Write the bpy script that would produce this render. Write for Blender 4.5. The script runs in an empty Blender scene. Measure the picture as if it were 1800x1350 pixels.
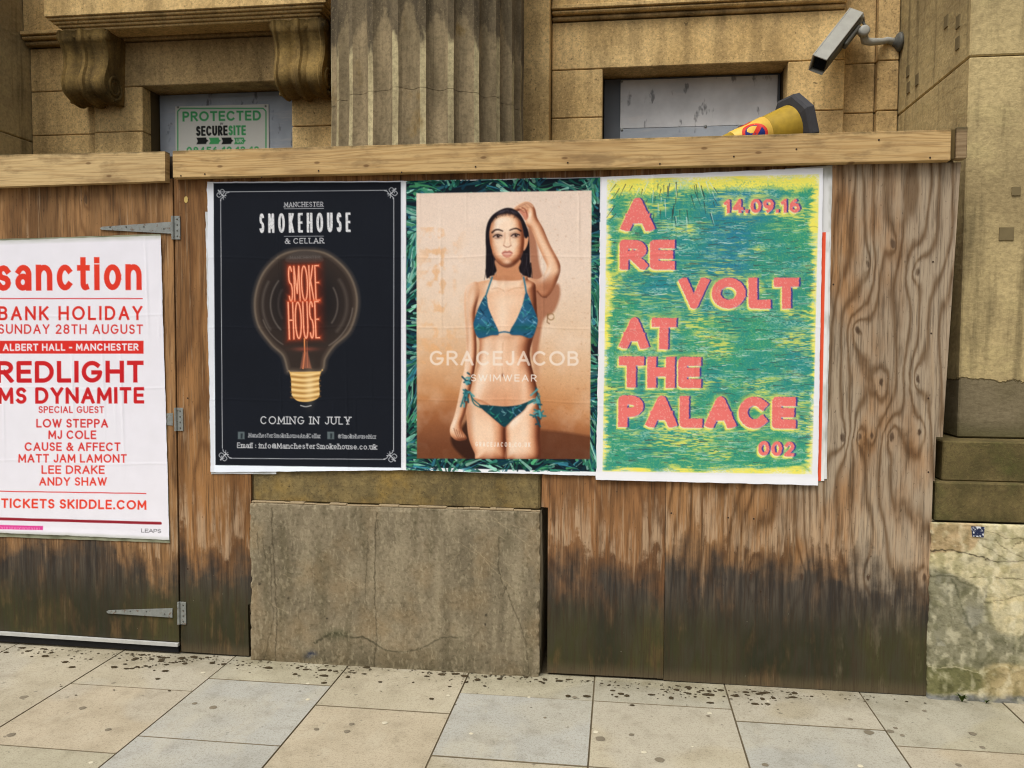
import bpy, bmesh, math, random
import numpy as np
from mathutils import Vector, Matrix
random.seed(7)
SC = bpy.context.scene
COL = SC.collection
rad = math.radians

# ---------------------------------------------------------------- camera
# world: x along the hoarding, y into the building (hoarding face y=0), z up, pavement z=0
FPX, YAW, PITCH, ROLL, CAM = 1440.0, rad(7.4635), rad(2.8495), rad(0.2808), (0.0, -4.119, 1.70)
_f = Vector((-math.sin(YAW)*math.cos(PITCH), math.cos(YAW)*math.cos(PITCH), -math.sin(PITCH)))
_r = Vector((math.cos(YAW), math.sin(YAW), 0)); _u = _r.cross(_f)
_r, _u = _r*math.cos(ROLL)+_u*math.sin(ROLL), _u*math.cos(ROLL)-_r*math.sin(ROLL)
cam = bpy.data.cameras.new('camera'); cam.sensor_fit = 'HORIZONTAL'; cam.sensor_width = 36.0
cam.lens = FPX/1800*36.0; cam.clip_start = .05; cam.clip_end = 2000
cam_o = bpy.data.objects.new('camera', cam); COL.objects.link(cam_o)
cam_o.matrix_world = Matrix(((_r.x, _u.x, -_f.x, CAM[0]), (_r.y, _u.y, -_f.y, CAM[1]), (_r.z, _u.z, -_f.z, CAM[2]), (0, 0, 0, 1)))
SC.camera = cam_o

# ---------------------------------------------------------------- overcast daylight
SUN_EL, SUN_AZ = 60.0, 205.0            # azimuth clockwise from +y: behind the camera, a little to its left
wd = bpy.data.worlds.new('World'); SC.world = wd; wd.use_nodes = True
wn = wd.node_tree.nodes; wl = wd.node_tree.links; wn.clear()
sky = wn.new('ShaderNodeTexSky'); sky.sky_type = 'NISHITA'; sky.sun_disc = False
sky.sun_elevation = rad(SUN_EL); sky.sun_rotation = rad(SUN_AZ); sky.air_density = 1.0; sky.dust_density = 6.0; sky.ozone_density = 1.0
hs = wn.new('ShaderNodeHueSaturation'); hs.inputs['Saturation'].default_value = .30       # cloud cover greys the sky
bgn = wn.new('ShaderNodeBackground'); bgn.inputs['Strength'].default_value = .11
wo = wn.new('ShaderNodeOutputWorld')
wl.new(sky.outputs[0], hs.inputs['Color']); wl.new(hs.outputs[0], bgn.inputs[0]); wl.new(bgn.outputs[0], wo.inputs[0])
sl = bpy.data.lights.new('sun', 'SUN'); sl.energy = 1.5; sl.angle = rad(24); sl.color = (1, .965, .91)
so = bpy.data.objects.new('sun', sl); COL.objects.link(so); so.location = (-2, -6, 8)
_d = Vector((math.sin(rad(SUN_AZ))*math.cos(rad(SUN_EL)), math.cos(rad(SUN_AZ))*math.cos(rad(SUN_EL)), math.sin(rad(SUN_EL))))
so.rotation_euler = _d.to_track_quat('Z', 'Y').to_euler()
SC.view_settings.view_transform = 'Standard'; SC.view_settings.look = 'None'; SC.view_settings.gamma = 1.0
SC.view_settings.use_curve_mapping = False; SC.view_settings.exposure = 0.34
SC.render.engine = 'CYCLES'; SC.cycles.use_denoising = True; SC.cycles.filter_width = 1.1; SC.cycles.max_bounces = 6

def at(px, py, Y=0.0):
    """where a point measured in the photograph lies on the vertical plane y=Y"""
    d = _r*((px-900)/FPX)-_u*((py-675)/FPX)+_f
    return Vector(CAM)+d*((Y-CAM[1])/d.y)
def on_ground(px, py):
    d = _r*((px-900)/FPX)-_u*((py-675)/FPX)+_f
    return Vector(CAM)+d*(-CAM[2]/d.z)

# ---------------------------------------------------------------- objects
def tag(o, label=None, cat=None, group=None, kind=None):
    for k, v in (('label', label), ('category', cat), ('group', group), ('kind', kind)):
        if v: o[k] = v
    return o
def empty(name, loc, parent=None):
    o = bpy.data.objects.new(name, None); COL.objects.link(o); o.location = loc; o.empty_display_size = .1
    if parent: o.parent = parent; o.location = Vector(loc)-wpos(parent)
    return o
def wpos(o):
    p = Vector((0, 0, 0))
    while o: p = p+Vector(o.location); o = o.parent
    return p
def link(name, me, mats, parent=None, origin=None, smooth=False):
    """me is built in world coordinates; the object gets a sensible origin (its base) and its vertices follow"""
    n = len(me.vertices); co = np.empty(n*3, np.float32); me.vertices.foreach_get('co', co); co = co.reshape(-1, 3)
    if origin is None: origin = Vector(((co[:, 0].min()+co[:, 0].max())/2, (co[:, 1].min()+co[:, 1].max())/2, co[:, 2].min()))
    origin = Vector([float(v) for v in origin])
    me.vertices.foreach_set('co', (co-np.array(origin, np.float32)).ravel())
    for m in (mats if isinstance(mats, (list, tuple)) else [mats]): me.materials.append(m)
    if smooth: me.polygons.foreach_set('use_smooth', np.ones(len(me.polygons), bool))
    me.update()
    o = bpy.data.objects.new(name, me); COL.objects.link(o)
    if parent: o.parent = parent; o.location = origin-wpos(parent)
    else: o.location = origin
    return o
class MB:
    """collects shapes into one mesh"""
    def __init__(s): s.v = []; s.f = []; s.m = []
    def add(s, v, f, m=0):
        b = len(s.v); s.v += [tuple(p) for p in v]; s.f += [tuple(i+b for i in q) for q in f]; s.m += [m]*len(f); return s
    def box(s, x0, x1, y0, y1, z0, z1, c=.003, m=0, M=None):
        """box with chamfered edges (24 verts)"""
        v = []; idx = {}; X, Y, Z = (x0, x1), (y0, y1), (z0, z1)
        c = min(c, (x1-x0)*.45, (y1-y0)*.45, (z1-z0)*.45)
        for i in (0, 1):
            for j in (0, 1):
                for k in (0, 1):
                    sx, sy, sz = (1-2*i)*c, (1-2*j)*c, (1-2*k)*c
                    for a in range(3):
                        idx[i, j, k, a] = len(v)
                        v.append((X[i]+(sx if a != 0 else 0), Y[j]+(sy if a != 1 else 0), Z[k]+(sz if a != 2 else 0)))
        f = []
        for e in (0, 1):
            f.append([idx[e, j, k, 0] for j, k in ((0, 0), (1, 0), (1, 1), (0, 1))][::1 if e else -1])
            f.append([idx[i, e, k, 1] for i, k in ((0, 0), (0, 1), (1, 1), (1, 0))][::1 if e else -1])
            f.append([idx[i, j, e, 2] for i, j in ((0, 0), (1, 0), (1, 1), (0, 1))][::1 if e else -1])
        for p in (0, 1):
            for q in (0, 1):
                f.append([idx[p, q, 0, 0], idx[p, q, 1, 0], idx[p, q, 1, 1], idx[p, q, 0, 1]])
                f.append([idx[p, 0, q, 0], idx[p, 1, q, 0], idx[p, 1, q, 2], idx[p, 0, q, 2]])
                f.append([idx[0, p, q, 1], idx[1, p, q, 1], idx[1, p, q, 2], idx[0, p, q, 2]])
        for i in (0, 1):
            for j in (0, 1):
                for k in (0, 1): f.append([idx[i, j, k, a] for a in range(3)])
        if M is not None: v = [M @ Vector(p) for p in v]
        return s.add(v, f, m)
    def prism(s, poly, y0, y1, c=.0, m=0):
        """polygon in x,z (counter-clockwise seen from the front) pushed back from y0 to y1"""
        n = len(poly); v = [(x, y0, z) for x, z in poly]+[(x, y1, z) for x, z in poly]
        f = [list(range(n)), list(range(2*n-1, n-1, -1))]+[[i, i+n, (i+1) % n+n, (i+1) % n] for i in range(n)]
        return s.add(v, f, m)
    def lathe(s, prof, M, n=20, m=0, cap=True):
        """prof: (radius, height) along local z"""
        v = [M @ Vector((r*math.cos(2*math.pi*k/n), r*math.sin(2*math.pi*k/n), h)) for r, h in prof for k in range(n)]
        f = [[a*n+k, a*n+(k+1) % n, (a+1)*n+(k+1) % n, (a+1)*n+k] for a in range(len(prof)-1) for k in range(n)]
        if cap: f += [list(range(n))[::-1], [(len(prof)-1)*n+k for k in range(n)]]
        return s.add(v, f, m)
    def tube(s, pts, r, n=8, m=0):
        P = [Vector(p) for p in pts]; v = []; f = []
        for i, p in enumerate(P):
            d = (P[min(i+1, len(P)-1)]-P[max(i-1, 0)]).normalized(); a = d.orthogonal().normalized() if i == 0 else (a-d*a.dot(d)).normalized(); b = d.cross(a)
            rr = r[i] if isinstance(r, (list, tuple)) else r
            v += [p+a*(rr*math.cos(2*math.pi*k/n))+b*(rr*math.sin(2*math.pi*k/n)) for k in range(n)]
        for i in range(len(P)-1): f += [[i*n+k, i*n+(k+1) % n, (i+1)*n+(k+1) % n, (i+1)*n+k] for k in range(n)]
        f += [list(range(n))[::-1], [(len(P)-1)*n+k for k in range(n)]]
        return s.add(v, f, m)
    def build(s, name, mats, parent=None, origin=None, smooth=False, fix=True):
        me = bpy.data.meshes.new(name); me.from_pydata(s.v, [], s.f)
        me.polygons.foreach_set('material_index', s.m)
        if fix:
            bm = bmesh.new(); bm.from_mesh(me); bmesh.ops.recalc_face_normals(bm, faces=bm.faces); bm.to_mesh(me); bm.free()
        return link(name, me, mats, parent, origin, smooth)
def frame(o, zdir, up=(0, 0, 1)):
    z = Vector(zdir).normalized(); x = Vector(up).cross(z).normalized(); y = z.cross(x)
    return Matrix(((x.x, y.x, z.x, o[0]), (x.y, y.y, z.y, o[1]), (x.z, y.z, z.z, o[2]), (0, 0, 0, 1)))

# ---------------------------------------------------------------- materials (all node based)
def lin(c, k=1.0): return tuple((((v/255)/12.92 if v/255 <= .04045 else ((v/255+.055)/1.055)**2.4)*k) for v in c)+(1.0,)
class NT:
    def __init__(s, name, rough=.85, spec=.25):
        s.mat = bpy.data.materials.new(name); s.mat.use_nodes = True; s.t = s.mat.node_tree; s.t.nodes.clear()
        s.out = s.t.nodes.new('ShaderNodeOutputMaterial'); s.b = s.t.nodes.new('ShaderNodeBsdfPrincipled')
        s.t.links.new(s.b.outputs[0], s.out.inputs[0]); s.b.inputs['Roughness'].default_value = rough; s.b.inputs['Specular IOR Level'].default_value = spec
        g = s.t.nodes.new('ShaderNodeNewGeometry'); s.pos = g.outputs['Position']; s.geo = g
        sp = s.t.nodes.new('ShaderNodeSeparateXYZ'); s.t.links.new(s.pos, sp.inputs[0]); s.x, s.y, s.z = sp.outputs
    def put(s, sock, v):
        if isinstance(v, bpy.types.NodeSocket): s.t.links.new(v, sock)
        elif v is not None: sock.default_value = v
    def m(s, op, a, b=None, c=None, clamp=False):
        n = s.t.nodes.new('ShaderNodeMath'); n.operation = op; n.use_clamp = clamp
        for i, v in enumerate((a, b, c)): s.put(n.inputs[i], v)
        return n.outputs[0]
    def vec(s, x, y, z):
        n = s.t.nodes.new('ShaderNodeCombineXYZ')
        for i, v in enumerate((x, y, z)): s.put(n.inputs[i], v)
        return n.outputs[0]
    def scaled(s, a, b, c):
        n = s.t.nodes.new('ShaderNodeVectorMath'); n.operation = 'MULTIPLY'; s.put(n.inputs[0], s.pos); n.inputs[1].default_value = (a, b, c); return n.outputs[0]
    def noise(s, v, scale=1., detail=3., rough=.55, dist=0.):
        n = s.t.nodes.new('ShaderNodeTexNoise'); s.put(n.inputs['Vector'], v)
        n.inputs['Scale'].default_value = scale; n.inputs['Detail'].default_value = detail; n.inputs['Roughness'].default_value = rough; n.inputs['Distortion'].default_value = dist
        return n.outputs[0]
    def step(s, v, a, b, y0=0., y1=1.):
        n = s.t.nodes.new('ShaderNodeMapRange'); n.interpolation_type = 'SMOOTHSTEP'; s.put(n.inputs[0], v)
        for i, q in enumerate((a, b, y0, y1)): s.put(n.inputs[i+1], q)
        return n.outputs[0]
    def mix(s, f, a, b, mode='MIX'):
        n = s.t.nodes.new('ShaderNodeMix'); n.data_type = 'RGBA'; n.blend_type = mode
        s.put(n.inputs[0], f); s.put(n.inputs[6], a); s.put(n.inputs[7], b); return n.outputs[2]
    def ramp(s, v, stops):
        n = s.t.nodes.new('ShaderNodeValToRGB'); s.put(n.inputs[0], v); e = n.color_ramp.elements
        while len(e) < len(stops): e.new(.5)
        for q, (p, c) in zip(e, stops): q.position = p; q.color = c
        return n.outputs[0]
    def attr(s, name):
        n = s.t.nodes.new('ShaderNodeAttribute'); n.attribute_name = name; return n.outputs[0]
    def bump(s, h, strength=.3, dist=.002):
        n = s.t.nodes.new('ShaderNodeBump'); n.inputs['Strength'].default_value = strength; n.inputs['Distance'].default_value = dist
        s.put(n.inputs['Height'], h); s.t.links.new(n.outputs[0], s.b.inputs['Normal'])
    def color(s, c, rough=None):
        s.put(s.b.inputs['Base Color'], c); s.put(s.b.inputs['Roughness'], rough); return s.mat
def mat_plain(name, c, rough=.6, k=1., var=.25, scale=14., metal=0., bump=.1):
    t = NT(name, rough); n = t.noise(t.pos, scale, 4)
    t.b.inputs['Metallic'].default_value = metal; t.bump(t.noise(t.pos, scale*6, 3), bump, .001)
    return t.color(t.mix(n, lin(c, k*(1-var)), lin(c, k*(1+var))))
def mat_stone(name, c1, c2, soot, sa=.6, k=1., scale=2.2, streak=.5, green=None, bump=.5):
    """sandstone: two tones, grain, soot that gathers in patches and runs down in streaks"""
    t = NT(name, .92, .15)
    a = t.noise(t.pos, scale, 5, .6); b = t.noise(t.pos, 46., 4, .7); c = t.noise(t.scaled(9, 9, 1.1), 1., 4, .6); g = t.noise(t.pos, 210., 2)
    col = t.mix(t.step(a, .35, .65), lin(c1, k), lin(c2, k))
    col = t.mix(t.m('MULTIPLY', t.step(t.m('ADD', t.m('MULTIPLY', c, streak), t.m('MULTIPLY', t.noise(t.pos, 1.3, 4, .6), 1-streak)), .46, .66), sa), col, lin(soot, k))
    if green: col = t.mix(t.m('MULTIPLY', t.step(t.noise(t.pos, 3.1, 4, .65), .48, .7), .8), col, lin(green, k))
    col = t.mix(t.step(b, .35, .7, .0, .36), col, lin((64, 53, 36), k)); col = t.mix(t.step(t.noise(t.pos, 90., 3, .6), .54, .68, 0, .45), col, lin((70, 58, 40), k)); col = t.mix(t.step(t.noise(t.pos, 70., 2, .5), .56, .7, 0, .18), col, lin(tuple(min(255, v*1.22) for v in c1), k)); col = t.mix(t.step(t.noise(t.pos, 38., 1, .3), .76, .79, 0, .6), col, lin((52, 44, 32), k))
    t.bump(t.m('ADD', b, t.m('MULTIPLY', g, .5)), bump, .004)
    return t.color(col)
# ---------------------------------------------------------------- flat print: a small vector painter (numpy)
# Every printed sheet is a fine grid of vertices; the artwork is drawn once into a per-vertex colour.
def vnoise(x, y, seed=0):
    xi = np.floor(x).astype(np.int64); yi = np.floor(y).astype(np.int64)
    fx = x - xi; fy = y - yi; fx = fx*fx*(3-2*fx); fy = fy*fy*(3-2*fy)
    def h(a, b):
        n = (a*374761393 + b*668265263 + seed*974711) & 0x7fffffff
        n = ((n ^ (n >> 13))*1274126177) & 0x7fffffff
        return ((n ^ (n >> 16)) & 0xffff)/65535.0
    return (h(xi, yi)*(1-fx) + h(xi+1, yi)*fx)*(1-fy) + (h(xi, yi+1)*(1-fx) + h(xi+1, yi+1)*fx)*fy
def fbm(x, y, seed=0, o=4):
    s = 0.0; a = 0.5; t = 0.0
    for k in range(o):
        s = s + a*vnoise(x*2**k, y*2**k, seed+k*17); t += a; a *= 0.5
    return s/t
def arc(cx, cy, rx, ry, a0, a1, n=14):
    t = np.radians(np.linspace(a0, a1, n))
    return [(cx+rx*math.cos(a), cy+ry*math.sin(a)) for a in t]
def spline(pts, n=6, closed=True):
    P = np.array(pts, float); N = len(P); out = []
    rng = range(N) if closed else range(N-1)
    for i in rng:
        if closed: a, b, c, d = P[i-1], P[i], P[(i+1) % N], P[(i+2) % N]
        else: a, b, c, d = P[max(i-1, 0)], P[i], P[i+1], P[min(i+2, N-1)]
        for k in range(n):
            t = k/n
            out.append(0.5*((2*b)+(c-a)*t+(2*a-5*b+4*c-d)*t*t+(3*b-a-3*c+d)*t**3))
    if not closed: out.append(P[-1])
    return np.array(out)
GL = {
'A': (.78, [[(0,0),(.5,1),(1,0)], [(.17,.33),(.83,.33)]]),
'B': (.64, [[(0,0),(0,1),(.5,1)]+arc(.5,.77,.42,.23,90,-90)+[(0,.54)], [(.5,.54)]+arc(.55,.27,.45,.27,90,-90)+[(0,0)]]),
'C': (.82, [arc(.52,.5,.52,.5,45,315,22)]),
'D': (.76, [[(0,0),(0,1),(.4,1)]+arc(.4,.5,.6,.5,90,-90,18)+[(0,0)]]),
'E': (.56, [[(1,1),(0,1),(0,0),(1,0)], [(0,.51),(.9,.51)]]),
'F': (.54, [[(1,1),(0,1),(0,0)], [(0,.5),(.85,.5)]]),
'G': (.86, [arc(.5,.5,.5,.5,48,352,24)+[(1,.46),(.58,.46)]]),
'H': (.74, [[(0,0),(0,1)], [(1,0),(1,1)], [(0,.51),(1,.51)]]),
'I': (.0, [[(0,0),(0,1)]]),
'J': (.46, [[(1,1),(1,.3)]+arc(.5,.3,.5,.3,0,-160,10)]),
'K': (.66, [[(0,0),(0,1)], [(.96,1),(.06,.42)], [(.3,.58),(1,0)]]),
'L': (.52, [[(0,1),(0,0),(1,0)]]),
'M': (.9, [[(0,0),(.04,1),(.5,.22),(.96,1),(1,0)]]),
'N': (.76, [[(0,0),(0,1),(1,0),(1,1)]]),
'O': (.96, [arc(.5,.5,.5,.5,0,360,30)]),
'P': (.6, [[(0,0),(0,1),(.5,1)]+arc(.5,.73,.5,.27,90,-90)+[(0,.46)]]),
'Q': (.96, [arc(.5,.5,.5,.5,0,360,30), [(.6,.3),(1,0)]]),
'R': (.64, [[(0,0),(0,1),(.5,1)]+arc(.5,.74,.48,.26,90,-90)+[(0,.48)], [(.45,.48),(1,0)]]),
'S': (.56, [arc(.5,.755,.46,.245,28,270,14)+arc(.5,.255,.5,.255,90,-152,14)]),
'T': (.64, [[(0,1),(1,1)], [(.5,1),(.5,0)]]),
'U': (.7, [[(0,1),(0,.36)]+arc(.5,.36,.5,.36,180,360)+[(1,1)]]),
'V': (.78, [[(0,1),(.5,0),(1,1)]]),
'W': (1.1, [[(0,1),(.27,0),(.5,.95),(.73,0),(1,1)]]),
'X': (.7, [[(0,0),(1,1)], [(0,1),(1,0)]]),
'Y': (.7, [[(0,1),(.5,.46),(1,1)], [(.5,.46),(.5,0)]]),
'Z': (.66, [[(0,1),(1,1),(0,0),(1,0)]]),
'0': (.64, [arc(.5,.5,.5,.5,0,360,26)]), '1': (.3, [[(0,.78),(.8,1),(.8,0)]]),
'2': (.58, [arc(.5,.72,.46,.28,160,-30,12)+[(0,0),(1,0)]]), '3': (.56, [arc(.45,.76,.45,.24,150,-90,10), arc(.45,.27,.55,.27,90,-150,10)]),
'4': (.64, [[(.72,0),(.72,1),(0,.28),(1,.28)]]), '5': (.58, [[(.9,1),(.15,1),(.08,.55)]+arc(.45,.32,.55,.32,110,-150,12)]),
'6': (.62, [arc(.5,.31,.5,.31,0,360,20), arc(.9,.31,.9,.72,180,112,8)]), '8': (.6, [arc(.5,.76,.42,.24,0,360,18), arc(.5,.27,.5,.27,0,360,18)]),
'9': (.62, [arc(.5,.69,.5,.31,0,360,20), arc(.1,.69,.9,.72,0,-68,8)]), '7': (.56, [[(0,1),(1,1),(.3,0)]]),
'&': (.78, [[(1,0),(.25,.72)]+arc(.45,.82,.22,.18,200,-20,9)+[(.15,.45)]+arc(.36,.25,.36,.25,140,330,12)+[(.95,.5)]]),
'.': (.02, [[(0,0),(0,.02)]]), '-': (.34, [[(0,.42),(1,.42)]]), ':': (.02, [[(0,.1),(0,.12)], [(0,.55),(0,.57)]]),
'@': (.8, [arc(.5,.4,.5,.5,-50,300,20), arc(.5,.4,.2,.25,0,360,12), [(.72,.65),(.72,.25),(.95,.25)]]),
's': (.46, [arc(.5,.52,.44,.17,25,270,9)+arc(.5,.175,.5,.175,90,-155,9)]),
'a': (.52, [arc(.45,.2,.45,.2,0,360,16), [(1,0),(1,.48)]+arc(.5,.46,.5,.24,0,150,9)]),
'n': (.54, [[(0,0),(0,.7)], [(0,.42)]+arc(.5,.42,.5,.28,180,0,12)+[(1,0)]]),
'c': (.52, [arc(.52,.35,.52,.35,45,315,16)]), 'o': (.58, [arc(.5,.35,.5,.35,0,360,20)]),
't': (.36, [[(.45,.95),(.45,.16)]+arc(.75,.16,.3,.16,180,290,6), [(0,.68),(1,.68)]]),
'i': (.0, [[(0,0),(0,.7)], [(0,.93),(0,.95)]]), 'e': (.54, [[(0,.36),(1,.36)]+arc(.5,.35,.5,.35,0,310,16)]),
'h': (.52, [[(0,0),(0,1)], [(0,.42)]+arc(.5,.42,.5,.28,180,0,10)+[(1,0)]]), 'r': (.32, [[(0,0),(0,.7)], arc(.8,.36,.8,.34,180,85,6)]),
'm': (.78, [[(0,0),(0,.7)], arc(.25,.45,.25,.25,180,0,8)+[(.5,0)], arc(.75,.45,.25,.25,180,0,8)+[(1,0)]]),
'k': (.48, [[(0,0),(0,1)], [(1,.7),(.05,.28)], [(.35,.42),(1,0)]]), 'u': (.52, [[(0,.7),(0,.28)]+arc(.5,.28,.5,.28,180,360,10)+[(1,.7)], [(1,.7),(1,0)]]),
'l': (.0, [[(0,0),(0,1)]]), 'd': (.54, [arc(.5,.35,.5,.35,0,360,16), [(1,0),(1,1)]]), 'f': (.34, [[(.35,0),(.35,.75)]+arc(.7,.78,.35,.22,180,80,6), [(0,.66),(.9,.66)]]),
' ': (.3, []),
}
class Sheet:
    """nu x nv vertices; H maps sheet (u,v) to the drawing's units"""
    def __init__(s, quad, nu, nv, base=(255, 255, 255)):
        s.nu, s.nv = nu, nv
        (x0, y0), (x1, y1), (x2, y2), (x3, y3) = quad            # tl tr br bl
        A = []; B = []
        for (u, v), (x, y) in zip(((0, 0), (1, 0), (1, 1), (0, 1)), quad):
            A += [[u, v, 1, 0, 0, 0, -u*x, -v*x], [0, 0, 0, u, v, 1, -u*y, -v*y]]; B += [x, y]
        h = np.linalg.solve(np.array(A, float), np.array(B, float))
        u, v = np.meshgrid(np.linspace(0, 1, nu), np.linspace(0, 1, nv)); s.u, s.v = u, v
        w = h[6]*u + h[7]*v + 1
        s.X = (h[0]*u+h[1]*v+h[2])/w; s.Y = (h[3]*u+h[4]*v+h[5])/w
        s.C = np.ones((nv, nu, 3))*np.array(base, float)
        s.px = abs(s.X[nv//2, nu//2+1]-s.X[nv//2, nu//2])
    def win(s, x0, y0, x1, y1):
        m = (s.X > x0) & (s.X < x1) & (s.Y > y0) & (s.Y < y1)
        r = np.where(m.any(1))[0]; c = np.where(m.any(0))[0]
        if len(r) == 0 or len(c) == 0: return None
        return slice(r[0], r[-1]+1), slice(c[0], c[-1]+1)
    def mix(s, sl, a, col):
        a = np.clip(a, 0, 1)[..., None]
        s.C[sl] = s.C[sl]*(1-a) + np.asarray(col, float)*a
    def mul(s, sl, a, f):
        a = np.clip(a, 0, 1)[..., None]; s.C[sl] *= 1-a + a*np.asarray(f, float)
    def sd_poly(s, sl, P):
        X = s.X[sl]; Y = s.Y[sl]; d = np.full(X.shape, 1e9); ins = np.zeros(X.shape, bool)
        for i in range(len(P)):
            ax, ay = P[i-1]; bx, by = P[i]
            ex, ey = bx-ax, by-ay; L = ex*ex+ey*ey+1e-9
            t = np.clip(((X-ax)*ex+(Y-ay)*ey)/L, 0, 1)
            d = np.minimum(d, (X-ax-t*ex)**2+(Y-ay-t*ey)**2)
            if abs(ey) > 1e-9:
                ins ^= ((ay > Y) != (by > Y)) & (X < (bx-ax)*(Y-ay)/ey+ax)
        d = np.sqrt(d); return np.where(ins, -d, d)
    def poly(s, pts, col, f=.6, smooth=True, a=1., mul=False, clip=None):
        P = spline(pts) if smooth else np.array(pts, float)
        m = f*3+2
        sl = s.win(P[:, 0].min()-m, P[:, 1].min()-m, P[:, 0].max()+m, P[:, 1].max()+m)
        if sl is None: return
        c = np.clip(.5-s.sd_poly(sl, P)/(2*f), 0, 1)*a
        if clip is not None: c = c*clip[sl]
        (s.mul if mul else s.mix)(sl, c, col)
    def blob(s, cx, cy, rx, ry, col, a=1., rot=0, mul=False, clip=None, p=1.):
        R = max(rx, ry)*2.4; sl = s.win(cx-R, cy-R, cx+R, cy+R)
        if sl is None: return
        co, si = math.cos(math.radians(rot)), math.sin(math.radians(rot))
        dx = s.X[sl]-cx; dy = s.Y[sl]-cy
        q = ((dx*co+dy*si)/rx)**2+((-dx*si+dy*co)/ry)**2
        c = np.exp(-q**p)*a
        if clip is not None: c = c*clip[sl]
        (s.mul if mul else s.mix)(sl, c, col)
    def line(s, pts, w, col, a=1., f=.5, smooth=False, w1=None, mul=False, clip=None):
        P = spline(pts, 6, False) if smooth else np.array(pts, float)
        m = max(w, w1 or 0)+f+2
        sl = s.win(P[:, 0].min()-m, P[:, 1].min()-m, P[:, 0].max()+m, P[:, 1].max()+m)
        if sl is None: return
        X = s.X[sl]; Y = s.Y[sl]; d = np.full(X.shape, 1e9); n = len(P)-1
        for i in range(n):
            ax, ay = P[i]; ex, ey = P[i+1]-P[i]; L = ex*ex+ey*ey+1e-9
            t = np.clip(((X-ax)*ex+(Y-ay)*ey)/L, 0, 1)
            ww = w if w1 is None else w+(w1-w)*((i+t)/n)
            d = np.minimum(d, np.hypot(X-ax-t*ex, Y-ay-t*ey)-ww/2)
        c = np.clip(.5-d/(2*f), 0, 1)*a
        if clip is not None: c = c*clip[sl]
        (s.mul if mul else s.mix)(sl, c, col)
    def text_sd(s, txt, p0, p1, h, w, tr=.13, serif=False, h1=None):
        """signed distance of a line of lettering; p0,p1: baseline ends; h cap height; w stroke weight (units of h)"""
        h1 = h1 or h
        T = math.hypot(p1[0]-p0[0], p1[1]-p0[1]); hm = (h+h1)/2; n = len(txt)      # letter width follows from the measured length
        sx = (T/hm-(n-1)*tr-sum(w for c in txt if c != ' '))/max(sum(GL[c][0] for c in txt), .1)
        Wd = [GL[c][0]*sx+(w if c != ' ' else 0) for c in txt]; gap = tr*hm
        D = np.full(s.X.shape, 1e3); ux, uy = (p1[0]-p0[0])/T, (p1[1]-p0[1])/T
        pos = 0.
        for c, wd in zip(txt, Wd):
            hh = h+(h1-h)*pos/T
            ox, oy = p0[0]+ux*pos, p0[1]+uy*pos
            sl = s.win(ox-h*.5, oy-hh*1.35, ox+wd*hh+h*.5, oy+hh*.45)
            if sl is not None and GL[c][1]:
                lx = ((s.X[sl]-ox)*ux+(s.Y[sl]-oy)*uy)/hh; ly = -(-(s.X[sl]-ox)*uy+(s.Y[sl]-oy)*ux)/hh
                d = np.full(lx.shape, 1e3); k = w/2
                top = 1.
                for st in GL[c][1]:
                    Q = [(k+x*(wd-w), k+y*(1-w)) for x, y in st]
                    segs = [(Q[i], Q[i+1], i == 0, i == len(Q)-2) for i in range(len(Q)-1)]
                    if serif:
                        for (e, g) in ((0, 1), (-1, -2)):
                            dx, dy = Q[e][0]-Q[g][0], Q[e][1]-Q[g][1]
                            if abs(dy) > .5*math.hypot(dx, dy) and math.hypot(dx, dy) > .12:
                                segs.append(((Q[e][0]-.14, Q[e][1]), (Q[e][0]+.14, Q[e][1]), True, True))
                    for (a, b, e0, e1) in segs:
                        ex, ey = b[0]-a[0], b[1]-a[1]; L = math.hypot(ex, ey)
                        if L < 1e-6: continue
                        ex /= L; ey /= L
                        q = (lx-a[0])*ex+(ly-a[1])*ey; v = np.abs(-(lx-a[0])*ey+(ly-a[1])*ex)
                        x0 = k if e0 else 0; x1 = k if e1 else 0
                        dd = np.maximum(v-k, np.maximum(-q-x0, q-L-x1))
                        d = np.minimum(d, dd)
                        if not e1: d = np.minimum(d, np.hypot(lx-b[0], ly-b[1])-k)
                d = np.maximum(d, np.maximum(-ly-.0, ly-1.0)) if c not in 'jgpqy' else d
                D[sl] = np.minimum(D[sl], d*hh)
            pos += wd*hh+gap
        return D
    def text(s, txt, p0, p1, h, w, col, tr=.13, a=1., f=.5, serif=False, h1=None, dx=0, dy=0, noise=0):
        D = s.text_sd(txt, (p0[0]+dx, p0[1]+dy), (p1[0]+dx, p1[1]+dy), h, w, tr, serif, h1)
        c = np.clip(.5-D/(2*f), 0, 1)*a
        if noise: c = c*np.clip(1.25-noise*fbm(s.X*.55, s.Y*.55, 5, 3), 0, 1)
        al = c[..., None]; s.C = s.C*(1-al)+np.asarray(col, float)*al if not isinstance(col, np.ndarray) or col.ndim < 3 else s.C*(1-al)+col*al
        return D
ALL = (slice(None), slice(None))
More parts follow.
